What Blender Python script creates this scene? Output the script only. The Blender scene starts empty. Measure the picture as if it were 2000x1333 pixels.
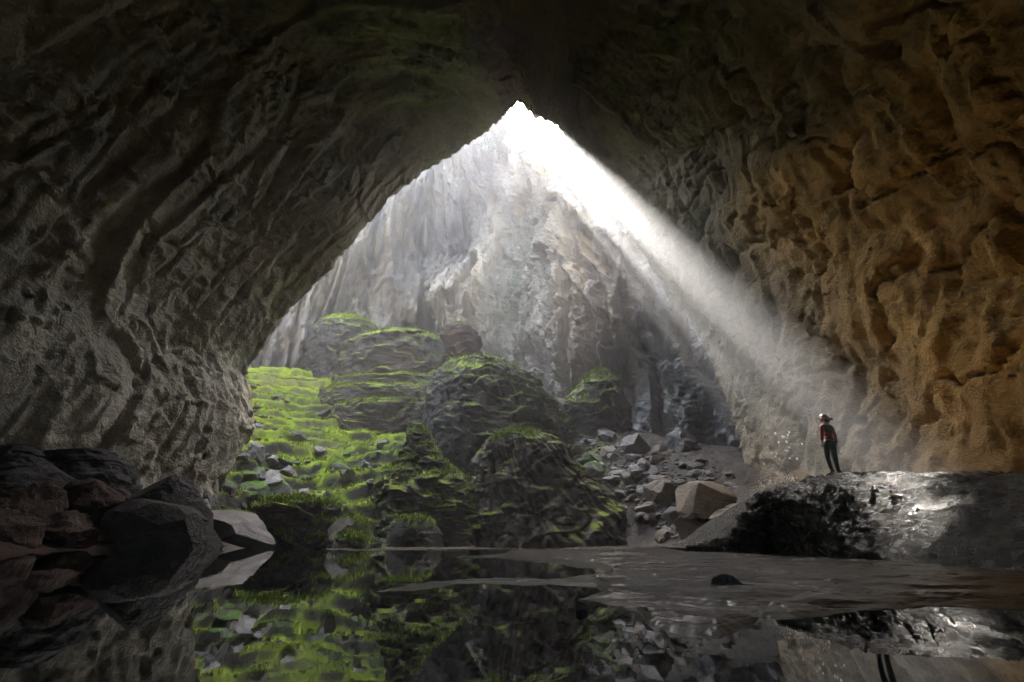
import bpy, bmesh, math, random
import numpy as np
from mathutils import Vector, Matrix

SC = bpy.context.scene
# ------------------------------------------------------------------ camera
F, CX, CY = 935.0, 1000.0, 666.5
PITCH = math.radians(22.9)
CP, SP = math.cos(PITCH), math.sin(PITCH)
CAMZ = 0.30
cam_data = bpy.data.cameras.new('camera')
cam_data.sensor_width = 36.0
cam_data.lens = 36.0 * F / 2000.0
cam_data.clip_start = 0.05
cam_data.clip_end = 3000
cam = bpy.data.objects.new('camera', cam_data)
SC.collection.objects.link(cam)
cam.location = (0, 0, CAMZ)
cam.rotation_euler = (math.radians(90) + PITCH, 0, 0)
SC.camera = cam
# ------------------------------------------------------------------ sky and sun
SUN_EL, SUN_AZ = math.radians(54.4), math.radians(-9.8)     # azimuth from +Y towards +X
world = bpy.data.worlds.new('World')
SC.world = world
world.use_nodes = True
wn = world.node_tree
wn.nodes.clear()
sky = wn.nodes.new('ShaderNodeTexSky')
sky.sky_type = 'NISHITA'
sky.sun_disc = False
sky.sun_elevation = SUN_EL
sky.sun_rotation = SUN_AZ
sky.air_density = 1.0
sky.dust_density = 3.5
sky.ozone_density = 0.5
bg = wn.nodes.new('ShaderNodeBackground')
bg.inputs['Strength'].default_value = 0.15
wo = wn.nodes.new('ShaderNodeOutputWorld')
wn.links.new(sky.outputs[0], bg.inputs[0])
wn.links.new(bg.outputs[0], wo.inputs[0])
sun_data = bpy.data.lights.new('sun', 'SUN')
sun_data.energy = 5.0
sun_data.angle = math.radians(0.5)
sun_data.color = (1.0, 0.93, 0.84)
sun = bpy.data.objects.new('sun', sun_data)
SC.collection.objects.link(sun)
to_sun = Vector((math.sin(SUN_AZ) * math.cos(SUN_EL), math.cos(SUN_AZ) * math.cos(SUN_EL), math.sin(SUN_EL)))
sun.rotation_euler = to_sun.to_track_quat('Z', 'Y').to_euler()
sun.location = (0, 60, 200)
SC.view_settings.view_transform = 'Standard'
SC.view_settings.look = 'None'
SC.view_settings.gamma = 1.0
SC.view_settings.use_curve_mapping = False
SC.view_settings.exposure = 3.95
HAZE_DENSITY = 0.0029
SC.render.engine = 'CYCLES'
cy = SC.cycles
cy.use_denoising = True
cy.max_bounces = 8
cy.diffuse_bounces = 2
cy.glossy_bounces = 3
cy.transmission_bounces = 2
cy.transparent_max_bounces = 6
cy.volume_bounces = 0
cy.sample_clamp_indirect = 4.0
cy.caustics_reflective = False
cy.caustics_refractive = False

# ------------------------------------------------------------------ maths helpers
def P(px, py, Y):
    """world point at depth Y seen at a photograph position"""
    u = (np.asarray(px, float) - CX) / F
    v = (CY - np.asarray(py, float)) / F
    dy = CP - v * SP
    dz = SP + v * CP
    return np.stack(np.broadcast_arrays(u / dy * Y, np.asarray(Y, float), CAMZ + dz / dy * Y), -1)

def proj(p):
    x, y, z = p[..., 0], p[..., 1], p[..., 2] - CAMZ
    w = np.maximum(y * CP + z * SP, 0.01)
    return CX + F * x / w, CY - F * (z * CP - y * SP) / w

rs = np.random.RandomState(7)
_perm = np.concatenate([rs.permutation(256)] * 3).astype(np.int32)
_g = rs.normal(size=(256, 3)); _g /= np.linalg.norm(_g, axis=1)[:, None]; _g = _g.astype(np.float32)

def pn(q):
    """3-D gradient noise, about -1..1"""
    q = q.reshape(-1, 3).astype(np.float32)
    i = np.floor(q).astype(np.int32); f = q - i; i &= 255
    w = f * f * f * (f * (f * 6 - 15) + 10)
    out = np.zeros(len(q), np.float32)
    for dx in (0, 1):
        wx = w[:, 0] if dx else 1 - w[:, 0]
        a = _perm[i[:, 0] + dx]
        for dy in (0, 1):
            wy = w[:, 1] if dy else 1 - w[:, 1]
            b = _perm[a + i[:, 1] + dy]
            for dz in (0, 1):
                wz = w[:, 2] if dz else 1 - w[:, 2]
                g = _g[_perm[b + i[:, 2] + dz]]
                out += wx * wy * wz * (g[:, 0] * (f[:, 0] - dx) + g[:, 1] * (f[:, 1] - dy) + g[:, 2] * (f[:, 2] - dz))
    return out * 1.6

def fbm(p, freq, octv=4, gain=0.5, ridged=False, seed=0.0, stretch=(1, 1, 1)):
    shp = p.shape[:-1]
    q = p.reshape(-1, 3) * np.array(stretch) * freq + seed * 17.31
    s = np.zeros(len(q), np.float32); a = 1.0; tot = 0
    for k in range(octv):
        n = pn(q)
        if ridged: n = 1 - 2 * np.abs(n)
        s += a * n; tot += a; a *= gain; q = q * 2.03 + 11.7
    return (s / tot).reshape(shp)

def plates(p, freq, k, seed, octv=3, gain=0.5):
    n = fbm(p, freq, octv, gain, seed=seed) * k
    f = n - np.floor(n)
    return f * (1 - sstep(0.82, 1.0, f)) - 0.42

def sstep(a, b, x):
    t = np.clip((x - a) / (b - a), 0, 1)
    return t * t * (3 - 2 * t)

def catmull(pts, n):
    pts = np.asarray(pts, float)
    d = np.r_[0, np.cumsum(np.sqrt(((pts[1:] - pts[:-1]) ** 2).sum(1)))]
    t = np.linspace(0, d[-1], n)
    out = np.stack([np.interp(t, d, pts[:, k]) for k in range(pts.shape[1])], 1)
    return out, t

def grid_normals(G):
    a = np.gradient(G, axis=0); b = np.gradient(G, axis=1)
    n = np.cross(a, b)
    return n / np.maximum(np.linalg.norm(n, axis=-1, keepdims=True), 1e-9)

def smooth_rows(A, k):
    for _ in range(k):
        B = A.copy(); B[1:-1] = (A[:-2] + 2 * A[1:-1] + A[2:]) / 4; A = B
    return A

def link(name, me, mat=None, parent=None, **props):
    o = bpy.data.objects.new(name, me)
    SC.collection.objects.link(o)
    if mat is not None and not me.materials: me.materials.append(mat)
    if parent is not None: o.parent = parent
    for k, v in props.items(): o[k] = v
    return o

def mesh_from(name, verts, faces, smooth=True, attrs=None):
    me = bpy.data.meshes.new(name)
    verts = np.ascontiguousarray(verts, np.float32).reshape(-1, 3)
    faces = np.ascontiguousarray(faces, np.int32)
    nf, k = faces.shape
    me.vertices.add(len(verts)); me.vertices.foreach_set('co', verts.ravel())
    me.loops.add(nf * k); me.loops.foreach_set('vertex_index', faces.ravel())
    me.polygons.add(nf)
    me.polygons.foreach_set('loop_start', np.arange(0, nf * k, k, dtype=np.int32))
    me.update(calc_edges=True)
    me.polygons.foreach_set('use_smooth', np.full(nf, smooth))
    for an, av in (attrs or {}).items():
        av = np.asarray(av, np.float32)
        if av.size == len(verts):
            at = me.attributes.new(an, 'FLOAT', 'POINT'); at.data.foreach_set('value', av.ravel())
        else:
            at = me.attributes.new(an, 'FLOAT_COLOR', 'POINT')
            at.data.foreach_set('color', np.c_[av.reshape(-1, 3), np.ones(len(verts))].astype(np.float32).ravel())
    me.validate()
    return me

def grid_mesh(name, G, closed=False, smooth=True, attrs=None, flip=False):
    n, m = G.shape[:2]
    i = np.arange(n - 1)[:, None]
    j = np.arange(m if closed else m - 1)[None, :]
    j2 = (j + 1) % m
    f = np.stack(np.broadcast_arrays(i * m + j, i * m + j2, (i + 1) * m + j2, (i + 1) * m + j), -1).reshape(-1, 4)
    if flip: f = f[:, ::-1]
    return mesh_from(name, G.reshape(-1, 3), f, smooth, attrs)

# ------------------------------------------------------------------ materials
class NT:
    def __init__(s, mat):
        mat.use_nodes = True
        s.t = mat.node_tree; s.t.nodes.clear()
        s.out = s.t.nodes.new('ShaderNodeOutputMaterial')
        s.p = s.t.nodes.new('ShaderNodeBsdfPrincipled')
        s.t.links.new(s.p.outputs[0], s.out.inputs[0])
    def n(s, kind, **kw):
        nd = s.t.nodes.new(kind)
        for k, v in kw.items(): setattr(nd, k, v)
        return nd
    def set(s, sock, v):
        if hasattr(v, 'is_output') or isinstance(v, bpy.types.NodeSocket): s.t.links.new(v, sock)
        else: sock.default_value = v
    def math(s, op, a, b=0.0, c=None, clamp=False):
        nd = s.n('ShaderNodeMath', operation=op, use_clamp=clamp)
        s.set(nd.inputs[0], a); s.set(nd.inputs[1], b)
        if c is not None: s.set(nd.inputs[2], c)
        return nd.outputs[0]
    def ramp(s, v, a, b):
        nd = s.n('ShaderNodeMapRange', interpolation_type='SMOOTHSTEP')
        s.set(nd.inputs[0], v); nd.inputs[1].default_value = a; nd.inputs[2].default_value = b
        return nd.outputs[0]
    def mix(s, f, a, b):
        nd = s.n('ShaderNodeMix', data_type='RGBA')
        s.set(nd.inputs[0], f); s.set(nd.inputs[6], a); s.set(nd.inputs[7], b)
        return nd.outputs[2]
    def noise(s, scale, detail=4, rough=0.55, vec=None, dist=0.0):
        nd = s.n('ShaderNodeTexNoise'); nd.inputs['Scale'].default_value = scale
        nd.inputs['Detail'].default_value = detail; nd.inputs['Roughness'].default_value = rough
        nd.inputs['Distortion'].default_value = dist
        if vec is not None: s.t.links.new(vec, nd.inputs['Vector'])
        return nd.outputs[0]
    def pos(s, scale=(1, 1, 1), rot=(0, 0, 0)):
        g = s.n('ShaderNodeNewGeometry')
        mp = s.n('ShaderNodeMapping'); mp.inputs['Scale'].default_value = scale; mp.inputs['Rotation'].default_value = rot
        s.t.links.new(g.outputs['Position'], mp.inputs[0]); return mp.outputs[0]
    def bump(s, h, strength, dist, normal=None):
        nd = s.n('ShaderNodeBump'); nd.inputs['Strength'].default_value = strength
        nd.inputs['Distance'].default_value = dist; s.t.links.new(h, nd.inputs['Height'])
        if normal is not None: s.t.links.new(normal, nd.inputs['Normal'])
        return nd.outputs[0]

def c4(c): return (c[0], c[1], c[2], 1.0)

def rock_mat(name, ca, cb, cc=None, size=1.0, rough=0.85, spec=0.3, bump=0.25, moss=None, moss_thr=0.55,
             stretch=(1, 1, 1), tint=False, moss_attr=False, wet=0.0, mossc=((0.23, 0.31, 0.02), (0.08, 0.12, 0.012))):
    """weathered limestone in two or three colours; moss grows where the stone faces up"""
    m = bpy.data.materials.new(name); t = NT(m)
    v = t.pos(stretch)
    n1 = t.noise(0.12 / size, 6, 0.6, v, 0.6)
    n2 = t.noise(0.9 / size, 6, 0.65, v, 0.8)
    n3 = t.noise(4.5 / size, 5, 0.65, v)
    col = t.mix(t.ramp(n1, 0.38, 0.62), c4(ca), c4(cb))
    if cc: col = t.mix(t.math('MULTIPLY', t.ramp(n2, 0.50, 0.68), 0.7), col, c4(cc))
    mul = t.math('MULTIPLY_ADD', n3, 0.9, 0.55)
    mv = t.n('ShaderNodeCombineColor'); [t.t.links.new(mul, mv.inputs[k]) for k in range(3)]
    mm = t.n('ShaderNodeMix', data_type='RGBA', blend_type='MULTIPLY'); mm.inputs[0].default_value = 1.0
    t.t.links.new(col, mm.inputs[6]); t.t.links.new(mv.outputs[0], mm.inputs[7]); col = mm.outputs[2]
    if tint:
        at = t.n('ShaderNodeAttribute', attribute_name='tint')
        m2 = t.n('ShaderNodeMix', data_type='RGBA', blend_type='MULTIPLY'); m2.inputs[0].default_value = 1.0
        t.t.links.new(col, m2.inputs[6]); t.t.links.new(at.outputs[0], m2.inputs[7]); col = m2.outputs[2]
    h = t.math('ADD', t.math('MULTIPLY', n2, 1.0), t.math('MULTIPLY', n3, 0.45))
    nb = t.bump(h, 1.0, bump)
    rough_s = rough
    if wet:
        rough_s = t.math('MULTIPLY_ADD', t.ramp(n2, 0.4, 0.6), wet, rough)
    if moss is not None:
        g = t.n('ShaderNodeNewGeometry')
        sx = t.n('ShaderNodeSeparateXYZ'); t.t.links.new(g.outputs['Normal'], sx.inputs[0])
        mz = t.math('ADD', sx.outputs[2], t.math('MULTIPLY_ADD', t.noise(0.7, 5, 0.7), 1.1, -0.55))
        mask = t.ramp(mz, moss_thr - 0.12, moss_thr + 0.12)
        if moss_attr:
            at = t.n('ShaderNodeAttribute', attribute_name='moss')
            mask = t.math('MULTIPLY', mask, at.outputs['Fac'])
        mask = t.math('MULTIPLY', mask, moss)
        mcol = t.mix(t.ramp(t.noise(1.6, 5, 0.75), 0.36, 0.62), c4(mossc[1]), c4(mossc[0]))
        mcol = t.mix(t.ramp(t.noise(0.22, 4, 0.65), 0.45, 0.66), mcol, (0.07, 0.095, 0.02, 1))
        col = t.mix(mask, col, mcol)
        mb = t.bump(t.noise(6.0, 5, 0.8), 1.0, 0.22)
        mx = t.n('ShaderNodeMix', data_type='VECTOR'); t.t.links.new(mask, mx.inputs[0])
        t.t.links.new(nb, mx.inputs[4]); t.t.links.new(mb, mx.inputs[5]); nb = mx.outputs[1]
        rr = t.n('ShaderNodeMix', data_type='FLOAT'); t.t.links.new(mask, rr.inputs[0])
        t.set(rr.inputs[2], rough_s); rr.inputs[3].default_value = 0.95; rough_s = rr.outputs[0]
    t.t.links.new(col, t.p.inputs['Base Color'])
    t.set(t.p.inputs['Roughness'], rough_s)
    t.p.inputs['Specular IOR Level'].default_value = spec
    t.t.links.new(nb, t.p.inputs['Normal'])
    return m

def leaf_mat(name, a_, b_, c_):
    m = bpy.data.materials.new(name); t = NT(m)
    col = t.mix(t.ramp(t.noise(0.35, 4, 0.7), 0.38, 0.62), c4(a_), c4(b_))
    col = t.mix(t.ramp(t.noise(1.1, 4, 0.75), 0.55, 0.68), col, c4(c_))
    t.t.links.new(col, t.p.inputs['Base Color']); t.p.inputs['Roughness'].default_value = 0.85
    t.p.inputs['Specular IOR Level'].default_value = 0.2
    return m

def plain(name, c, rough=0.6, spec=0.5, metal=0.0, var=0.25, scale=20):
    m = bpy.data.materials.new(name); t = NT(m)
    n = t.noise(scale, 3)
    col = t.mix(n, c4([k * (1 - var) for k in c]), c4([min(1, k * (1 + var)) for k in c]))
    t.t.links.new(col, t.p.inputs['Base Color'])
    t.p.inputs['Roughness'].default_value = rough; t.p.inputs['Metallic'].default_value = metal
    t.p.inputs['Specular IOR Level'].default_value = spec
    return m

M_cave = rock_mat('cave_limestone', (0.34, 0.315, 0.25), (0.46, 0.425, 0.335), (0.20, 0.185, 0.145), size=1.3, bump=0.55, tint=True)
M_cliff = rock_mat('pale_cliff_limestone', (0.27, 0.265, 0.25), (0.42, 0.41, 0.385), (0.13, 0.13, 0.127), size=2.6, bump=1.1, tint=True, stretch=(1.6, 1.6, 0.6))
M_moss_rock = rock_mat('mossy_flowstone', (0.040, 0.036, 0.031), (0.075, 0.066, 0.054), (0.03, 0.024, 0.02), size=1.0, bump=0.25, rough=0.6, moss=1.0, moss_thr=0.50)
M_brown_rock = rock_mat('brown_flowstone', (0.045, 0.030, 0.024), (0.08, 0.052, 0.04), (0.03, 0.024, 0.02), size=1.0, bump=0.25, rough=0.7, moss=1.0, moss_thr=0.72)
M_front_rock = rock_mat('bare_brown_flowstone', (0.065, 0.055, 0.042), (0.11, 0.093, 0.07), (0.04, 0.034, 0.028), size=1.0, bump=0.3, rough=0.65, moss=1.0, moss_thr=0.62, stretch=(1, 1, .5), mossc=((0.20, 0.27, 0.02), (0.07, 0.11, 0.012)))
M_ground = rock_mat('mossy_ground', (0.06, 0.055, 0.048), (0.11, 0.10, 0.085), (0.04, 0.035, 0.03), bump=0.3, moss=1.0, moss_thr=0.36, moss_attr=True, tint=True,
                    mossc=((0.25, 0.33, 0.02), (0.09, 0.14, 0.012)))
M_boulder = rock_mat('grey_boulder', (0.09, 0.086, 0.078), (0.17, 0.16, 0.145), (0.05, 0.047, 0.043), size=0.6, bump=0.2, rough=0.5, spec=0.5)
M_boulder_moss = rock_mat('mossy_boulder', (0.10, 0.095, 0.085), (0.17, 0.16, 0.145), (0.06, 0.055, 0.05), size=0.8, bump=0.18, rough=0.6, moss=1.0, moss_thr=0.62,
                          mossc=((0.10, 0.20, 0.02), (0.04, 0.09, 0.014)))
M_dark = rock_mat('dark_boulder', (0.04, 0.037, 0.033), (0.075, 0.069, 0.06), (0.025, 0.023, 0.021), size=0.5, bump=0.25, rough=0.6)
M_red = rock_mat('rusty_rubble', (0.075, 0.043, 0.03), (0.12, 0.075, 0.053), (0.045, 0.034, 0.028), size=0.4, bump=0.25, rough=0.8)
M_pale = rock_mat('pale_slab', (0.17, 0.165, 0.16), (0.27, 0.26, 0.245), (0.22, 0.13, 0.10), size=1.2, bump=0.16, rough=0.6)
M_warm = rock_mat('tan_boulder', (0.14, 0.115, 0.085), (0.22, 0.185, 0.14), (0.085, 0.07, 0.055), size=0.8, bump=0.12, rough=0.6)
M_wet = rock_mat('wet_flowstone', (0.012, 0.011, 0.010), (0.024, 0.021, 0.018), (0.009, 0.008, 0.007), size=0.16, bump=0.09, rough=0.12, spec=1.0, wet=0.2, stretch=(1, 1, 2.2))

# ------------------------------------------------------------------ cave shell: the dark vault we stand in
rim_px = [(398, 1120, 43), (410, 1040, 44), (428, 950, 46), (470, 885, 47.5), (497, 835, 48.5), (488, 780, 49), (478, 735, 49.5), (502, 690, 50),
          (560, 612, 51), (640, 530, 52), (700, 458, 52), (760, 388, 53), (830, 335, 55), (900, 290, 53), (945, 258, 48), (985, 222, 42),
          (1012, 194, 42), (1045, 224, 43.5), (1088, 242, 50), (1122, 292, 60), (1145, 325, 68), (1170, 372, 70), (1195, 405, 71), (1222, 452, 71),
          (1262, 505, 71), (1300, 550, 71), (1338, 605, 70), (1385, 690, 68), (1420, 780, 63), (1445, 860, 57), (1465, 940, 52), (1480, 1020, 48), (1490, 1110, 46)]
NS, NT_ = 940, 400
rim = np.array([P(*r) for r in rim_px])
rimc, slen = catmull(rim, NS)
rimc = smooth_rows(rimc, 6)
Ltot = slen[-1]
# target cross-section further in: rounder, wider vault (normalised by arc position)
a = slen / Ltot
apex = np.interp(0.0, [0], [0])
ia = int(np.argmax(rimc[:, 2]))
th = np.where(np.arange(NS) <= ia, np.pi - (np.arange(NS) / ia) * np.pi / 2, np.pi / 2 - (np.arange(NS) - ia) / (NS - 1 - ia) * np.pi / 2)
vault_l, vault_r, vault_h = 39.0, 33.0, 70.0
vx = np.where(np.cos(th) < 0, np.sign(np.cos(th)) * np.abs(np.cos(th)) ** 0.85 * vault_l, np.abs(np.cos(th)) ** 0.75 * vault_r)
vz = np.sin(th) ** 0.95 * vault_h - 4
rows = []
yy = []
lip = [(70, -34), (48, -26), (30, -16), (18, -8), (10, -3.2), (6, -1.2), (3.4, -0.2), (1.6, 0.5), (0.5, 0.4)]
cen = np.array([0.0, 18.0])
rad = rimc[:, [0, 2]] - cen
rad /= np.linalg.norm(rad, axis=1)[:, None]
for out, dy in lip:
    r = rimc.copy(); r[:, 0] += rad[:, 0] * out; r[:, 2] += rad[:, 1] * out; r[:, 1] += dy
    rows.append(r)
nl = len(lip)
ts = np.linspace(0, 1, NT_ - nl) ** 1.25
for tt in ts:
    dpt = tt * 92.0                               # metres in from the rim
    w = sstep(0, 1, min(1, dpt / 36.0)) * 0.92 + min(1, dpt / 8) * 0.08
    bx = vx; bz = vz
    k = 1 - 0.9 * sstep(52, 92, dpt)              # close the vault behind the camera
    r = np.empty_like(rimc)
    r[:, 0] = (rimc[:, 0] * (1 - w) + bx * w) * k
    r[:, 2] = (rimc[:, 2] * (1 - w) + bz * w) * (k * 0.9 + 0.1)
    r[:, 1] = rimc[:, 1] - dpt
    rows.append(r)
G = np.array(rows)                                 # (rows, NS, 3)
N = grid_normals(G)
ctr = np.array([0, 0, 22.0])
dirin = np.stack([-G[..., 0], np.zeros(G.shape[:2]), 22 - G[..., 2]], -1)
mid = nl + 60
if (N[mid] * dirin[mid]).sum() < 0: N = -N
SG = np.broadcast_to(slen[None, :], G.shape[:2])
YG = G[..., 1]
# streaks run round the vault, slightly slanted
Q = np.stack([SG * 0.30 + YG * 0.25, YG - SG * 0.12, G[..., 2] * 0.15], -1)
depth_in = np.r_[np.zeros(nl), ts * 92][:, None]
amp = sstep(0, 10, depth_in) * 0.75 + 0.25
wrp = fbm(G, 0.05, 2, seed=3)[..., None] * 6
Q = np.stack([SG * 0.16 + YG * 0.22, YG * 1.1 - SG * 0.16, G[..., 2] * 0.10], -1)
d = fbm(G, 0.035, 3, seed=1) * 3.8 * (amp - 0.2)
d += plates(Q + wrp * .35, 0.085, 3.6, 2) * 1.4 * amp
d += plates(Q + wrp * .3, 0.26, 3.2, 5, 4, 0.55) * 0.75 * (0.3 + 0.7 * amp)
d += fbm(Q + wrp * .3, 0.55, 4, 0.6, seed=6) * 0.24 * (0.3 + 0.7 * amp)
d += plates(G + wrp * .2, 0.16, 3.0, 9, 4, 0.5) * 0.6
d -= np.maximum(0, fbm(Q + wrp * .8, 0.2, 3, seed=10) - 0.18) * 4.0 * amp
d += fbm(G, 1.3, 3, 0.55, seed=12) * 0.13
# the right wall is made of bigger rounded bosses split by cracks
rw = sstep(0.62, 0.75, np.broadcast_to(a[None, :], d.shape)) * sstep(4, 18, depth_in)
bil = np.abs(fbm(G, 0.075, 3, 0.45, seed=21))
d = d * (1 - 0.5 * rw) + rw * ((bil ** 0.7) * 3.6 - 1.2)
d -= rw * np.maximum(0, 1 - np.abs(fbm(G, 0.09, 4, 0.55, seed=23)) * 22) * 0.8
d = d * (1 - 0.32 * sstep(0.52, 0.40, np.broadcast_to(a[None, :], d.shape)))
d -= d[nl:nl + 40].mean() * (1 - sstep(0, 25, depth_in))
# hanging fringe where the rock meets the opening
fr = np.exp(-((depth_in - 1.0) / 1.6) ** 2) * sstep(0.18, 0.3, a)[None, :]
fringe_n = np.maximum(0, fbm(np.stack([SG, SG * 0, YG * 0.6], -1), 1.1, 3, 0.6, seed=31))
G2 = G + N * d[..., None]
G2[..., 2] -= fr * fringe_n * 0.5
# colour: grey-olive on the left, ochre on the right, a tan edge painted as lit at the opening
olive = np.array([0.88, 0.93, 0.72]); ochre = np.array([1.75, 1.16, 0.48]); grey = np.array([1.05, 1.03, 0.98]); dark = np.array([0.62, 0.56, 0.46])
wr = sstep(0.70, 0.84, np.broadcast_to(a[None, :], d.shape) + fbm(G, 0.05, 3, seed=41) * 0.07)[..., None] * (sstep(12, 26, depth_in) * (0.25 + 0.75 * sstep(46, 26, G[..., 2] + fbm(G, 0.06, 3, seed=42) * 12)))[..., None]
wl = sstep(0.38, 0.16, np.broadcast_to(a[None, :], d.shape))[..., None]
grey = grey * 1.45; olive = olive * 1.12
rgt = sstep(0.5, 0.58, np.broadcast_to(a[None, :], d.shape))[..., None]
tint = (olive * (1 - rgt) + np.array([0.66, 0.60, 0.50]) * rgt) * (1 - wl) + grey * wl
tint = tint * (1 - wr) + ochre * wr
mott = fbm(G, 0.16, 4, seed=44)[..., None]
tint = tint * (1 + 0.55 * mott)
edge = np.exp(-((depth_in - 2.5) / 3.0) ** 2)[..., None] * sstep(0.1, 0.2, a)[None, :, None] * sstep(0.5, 0.4, a)[None, :, None]
tint = tint * (1 - 0.6 * edge) + np.array([1.35, 1.1, 0.78]) * 0.6 * edge
low = sstep(9, 3, G[..., 2] + fbm(G, 0.15, 3, seed=47) * 3)[..., None] * sstep(0.2, 0.0, a)[None, :, None] * sstep(10, 18, depth_in)[..., None]
tint = tint * (1 - low) + np.array([0.9, 0.6, 0.42]) * 0.7 * low
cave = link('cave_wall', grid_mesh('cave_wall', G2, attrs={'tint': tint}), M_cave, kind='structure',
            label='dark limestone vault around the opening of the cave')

# ------------------------------------------------------------------ far chamber wall (pale cliff under the skylight)
plan_top = [((-100, 10), 62), ((-98, 45), 64), ((-90, 80), 70), ((-76, 101), 90), ((-60, 112), 145), ((-42, 122), 168), ((-26, 126), 172), ((-18, 123), 158), ((-14.5, 121), 128), ((-10, 118), 117), ((-5, 112), 110), ((-3.5, 109), 108)]
for px, py, Y in [(985, 276, 106), (1012, 290, 99), (1045, 322, 91), (1080, 352, 85), (1115, 384, 83), (1150, 405, 81), (1188, 428, 80), (1230, 440, 79)]:
    q = P(px, py, Y); plan_top.append(((q[0], q[1]), q[2]))
plan_top += [((25.5, 76), 48), ((30, 72), 48), ((40, 62), 48), ((50, 48), 50), ((75, 40), 55)]
ctrl = np.array([[p[0], p[1], z] for p, z in plan_top])
NW, NH = 900, 420
plan, wl_ = catmull(ctrl, NW)
plan[:, :2] = smooth_rows(plan[:, :2], 60)
hh = np.linspace(0, 1, NH - 12)
tan2 = np.gradient(plan[:, :2], axis=0); tan2 /= np.linalg.norm(tan2, axis=1)[:, None]
nin = np.stack([tan2[:, 1], -tan2[:, 0]], 1)       # towards the camera side
if nin[NW // 2, 1] > 0: nin = -nin
rows = []
for h in hh:
    z = -4 + h * (plan[:, 2] + 4)
    ins = 7 * (1 - h) ** 1.6 - (12 * (1 - h) * sstep(-20, 2, plan[:, 0]))[:, None]
    ins = np.asarray(ins)
    ins = ins[:, 0]; rows.append(np.stack([plan[:, 0] + nin[:, 0] * ins, plan[:, 1] + nin[:, 1] * ins, z], 1))
for k in range(12):
    e = (k + 1) * 2.2 + k * k * 0.35
    rows.append(np.stack([plan[:, 0] - nin[:, 0] * e, plan[:, 1] - nin[:, 1] * e, plan[:, 2] + 1.5 * math.sin(k * .8) + k * 0.9], 1))
W = np.array(rows)
NWn = grid_normals(W)
if NWn[NH // 3, NW // 2, 1] > 0: NWn = -NWn
qx, qy = proj(W)
front = sstep(40, 55, W[..., 1])
d = fbm(W, 0.022, 3, seed=51) * 7
Qv = W * np.array([1, 1, 0.3]) + fbm(W, 0.03, 2, seed=52)[..., None] * 4
d += plates(Qv * np.array([1, 1, .6]), 0.06, 4.5, 53) * 4.6
d += plates(W * np.array([1, 1, .38]), 0.14, 3.5, 54, 4, 0.55) * 1.9 + plates(W, 0.35, 3.0, 62, 3, 0.55) * 0.7 + fbm(Qv, 0.3, 4, 0.6, seed=61) * 1.0
d += fbm(W, 0.6, 3, seed=55) * 0.55
WTINT = np.ones(W.shape) * np.array([1.0, 0.99, 0.97])
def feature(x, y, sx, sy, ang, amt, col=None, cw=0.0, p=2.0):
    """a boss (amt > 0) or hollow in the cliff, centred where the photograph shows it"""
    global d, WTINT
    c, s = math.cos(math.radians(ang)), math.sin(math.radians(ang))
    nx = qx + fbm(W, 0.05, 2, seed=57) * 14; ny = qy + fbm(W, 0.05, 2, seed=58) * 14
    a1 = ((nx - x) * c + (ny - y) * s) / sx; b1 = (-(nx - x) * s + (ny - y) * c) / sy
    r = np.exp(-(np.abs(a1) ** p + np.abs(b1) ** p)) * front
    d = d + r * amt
    if col is not None: WTINT = WTINT * (1 - (r * cw)[..., None]) + np.array(col) * (r * cw)[..., None]  # col mixes rock colour with painted light and shade
feature(800, 400, 150, 34, -42, 6, (1.25, 1.22, 1.15), .8)          # ledge running up to the right, its light painted into the tint
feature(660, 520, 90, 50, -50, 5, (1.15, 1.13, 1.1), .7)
feature(850, 470, 120, 60, -50, -5, (0.50, 0.55, 0.62), .85)         # hollow below it, its shade painted in blue-grey
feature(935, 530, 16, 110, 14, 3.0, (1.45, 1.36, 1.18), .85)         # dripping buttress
feature(815, 640, 45, 30, 0, -7, (0.4, 0.42, 0.45), .75, 3)          # small cave behind the domes, shade painted into its tint
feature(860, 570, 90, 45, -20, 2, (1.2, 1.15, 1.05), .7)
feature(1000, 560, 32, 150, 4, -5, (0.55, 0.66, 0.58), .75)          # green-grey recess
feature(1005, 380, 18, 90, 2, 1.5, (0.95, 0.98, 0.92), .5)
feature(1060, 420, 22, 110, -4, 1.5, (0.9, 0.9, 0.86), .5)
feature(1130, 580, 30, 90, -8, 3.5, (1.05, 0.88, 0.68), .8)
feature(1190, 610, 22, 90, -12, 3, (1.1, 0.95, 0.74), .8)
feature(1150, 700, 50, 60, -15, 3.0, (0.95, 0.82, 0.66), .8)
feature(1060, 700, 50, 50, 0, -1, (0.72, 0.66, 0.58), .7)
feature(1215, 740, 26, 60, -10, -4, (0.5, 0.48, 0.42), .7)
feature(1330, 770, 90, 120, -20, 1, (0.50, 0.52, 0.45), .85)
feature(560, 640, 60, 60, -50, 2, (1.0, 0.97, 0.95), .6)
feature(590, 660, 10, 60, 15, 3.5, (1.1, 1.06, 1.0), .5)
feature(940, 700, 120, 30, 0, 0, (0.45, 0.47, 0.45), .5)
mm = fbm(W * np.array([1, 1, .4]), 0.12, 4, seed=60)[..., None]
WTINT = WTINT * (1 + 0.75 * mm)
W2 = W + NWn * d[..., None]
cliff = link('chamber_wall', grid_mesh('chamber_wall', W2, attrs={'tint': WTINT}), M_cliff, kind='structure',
             label='pale sunless cliff at the back of the collapsed chamber')

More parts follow.
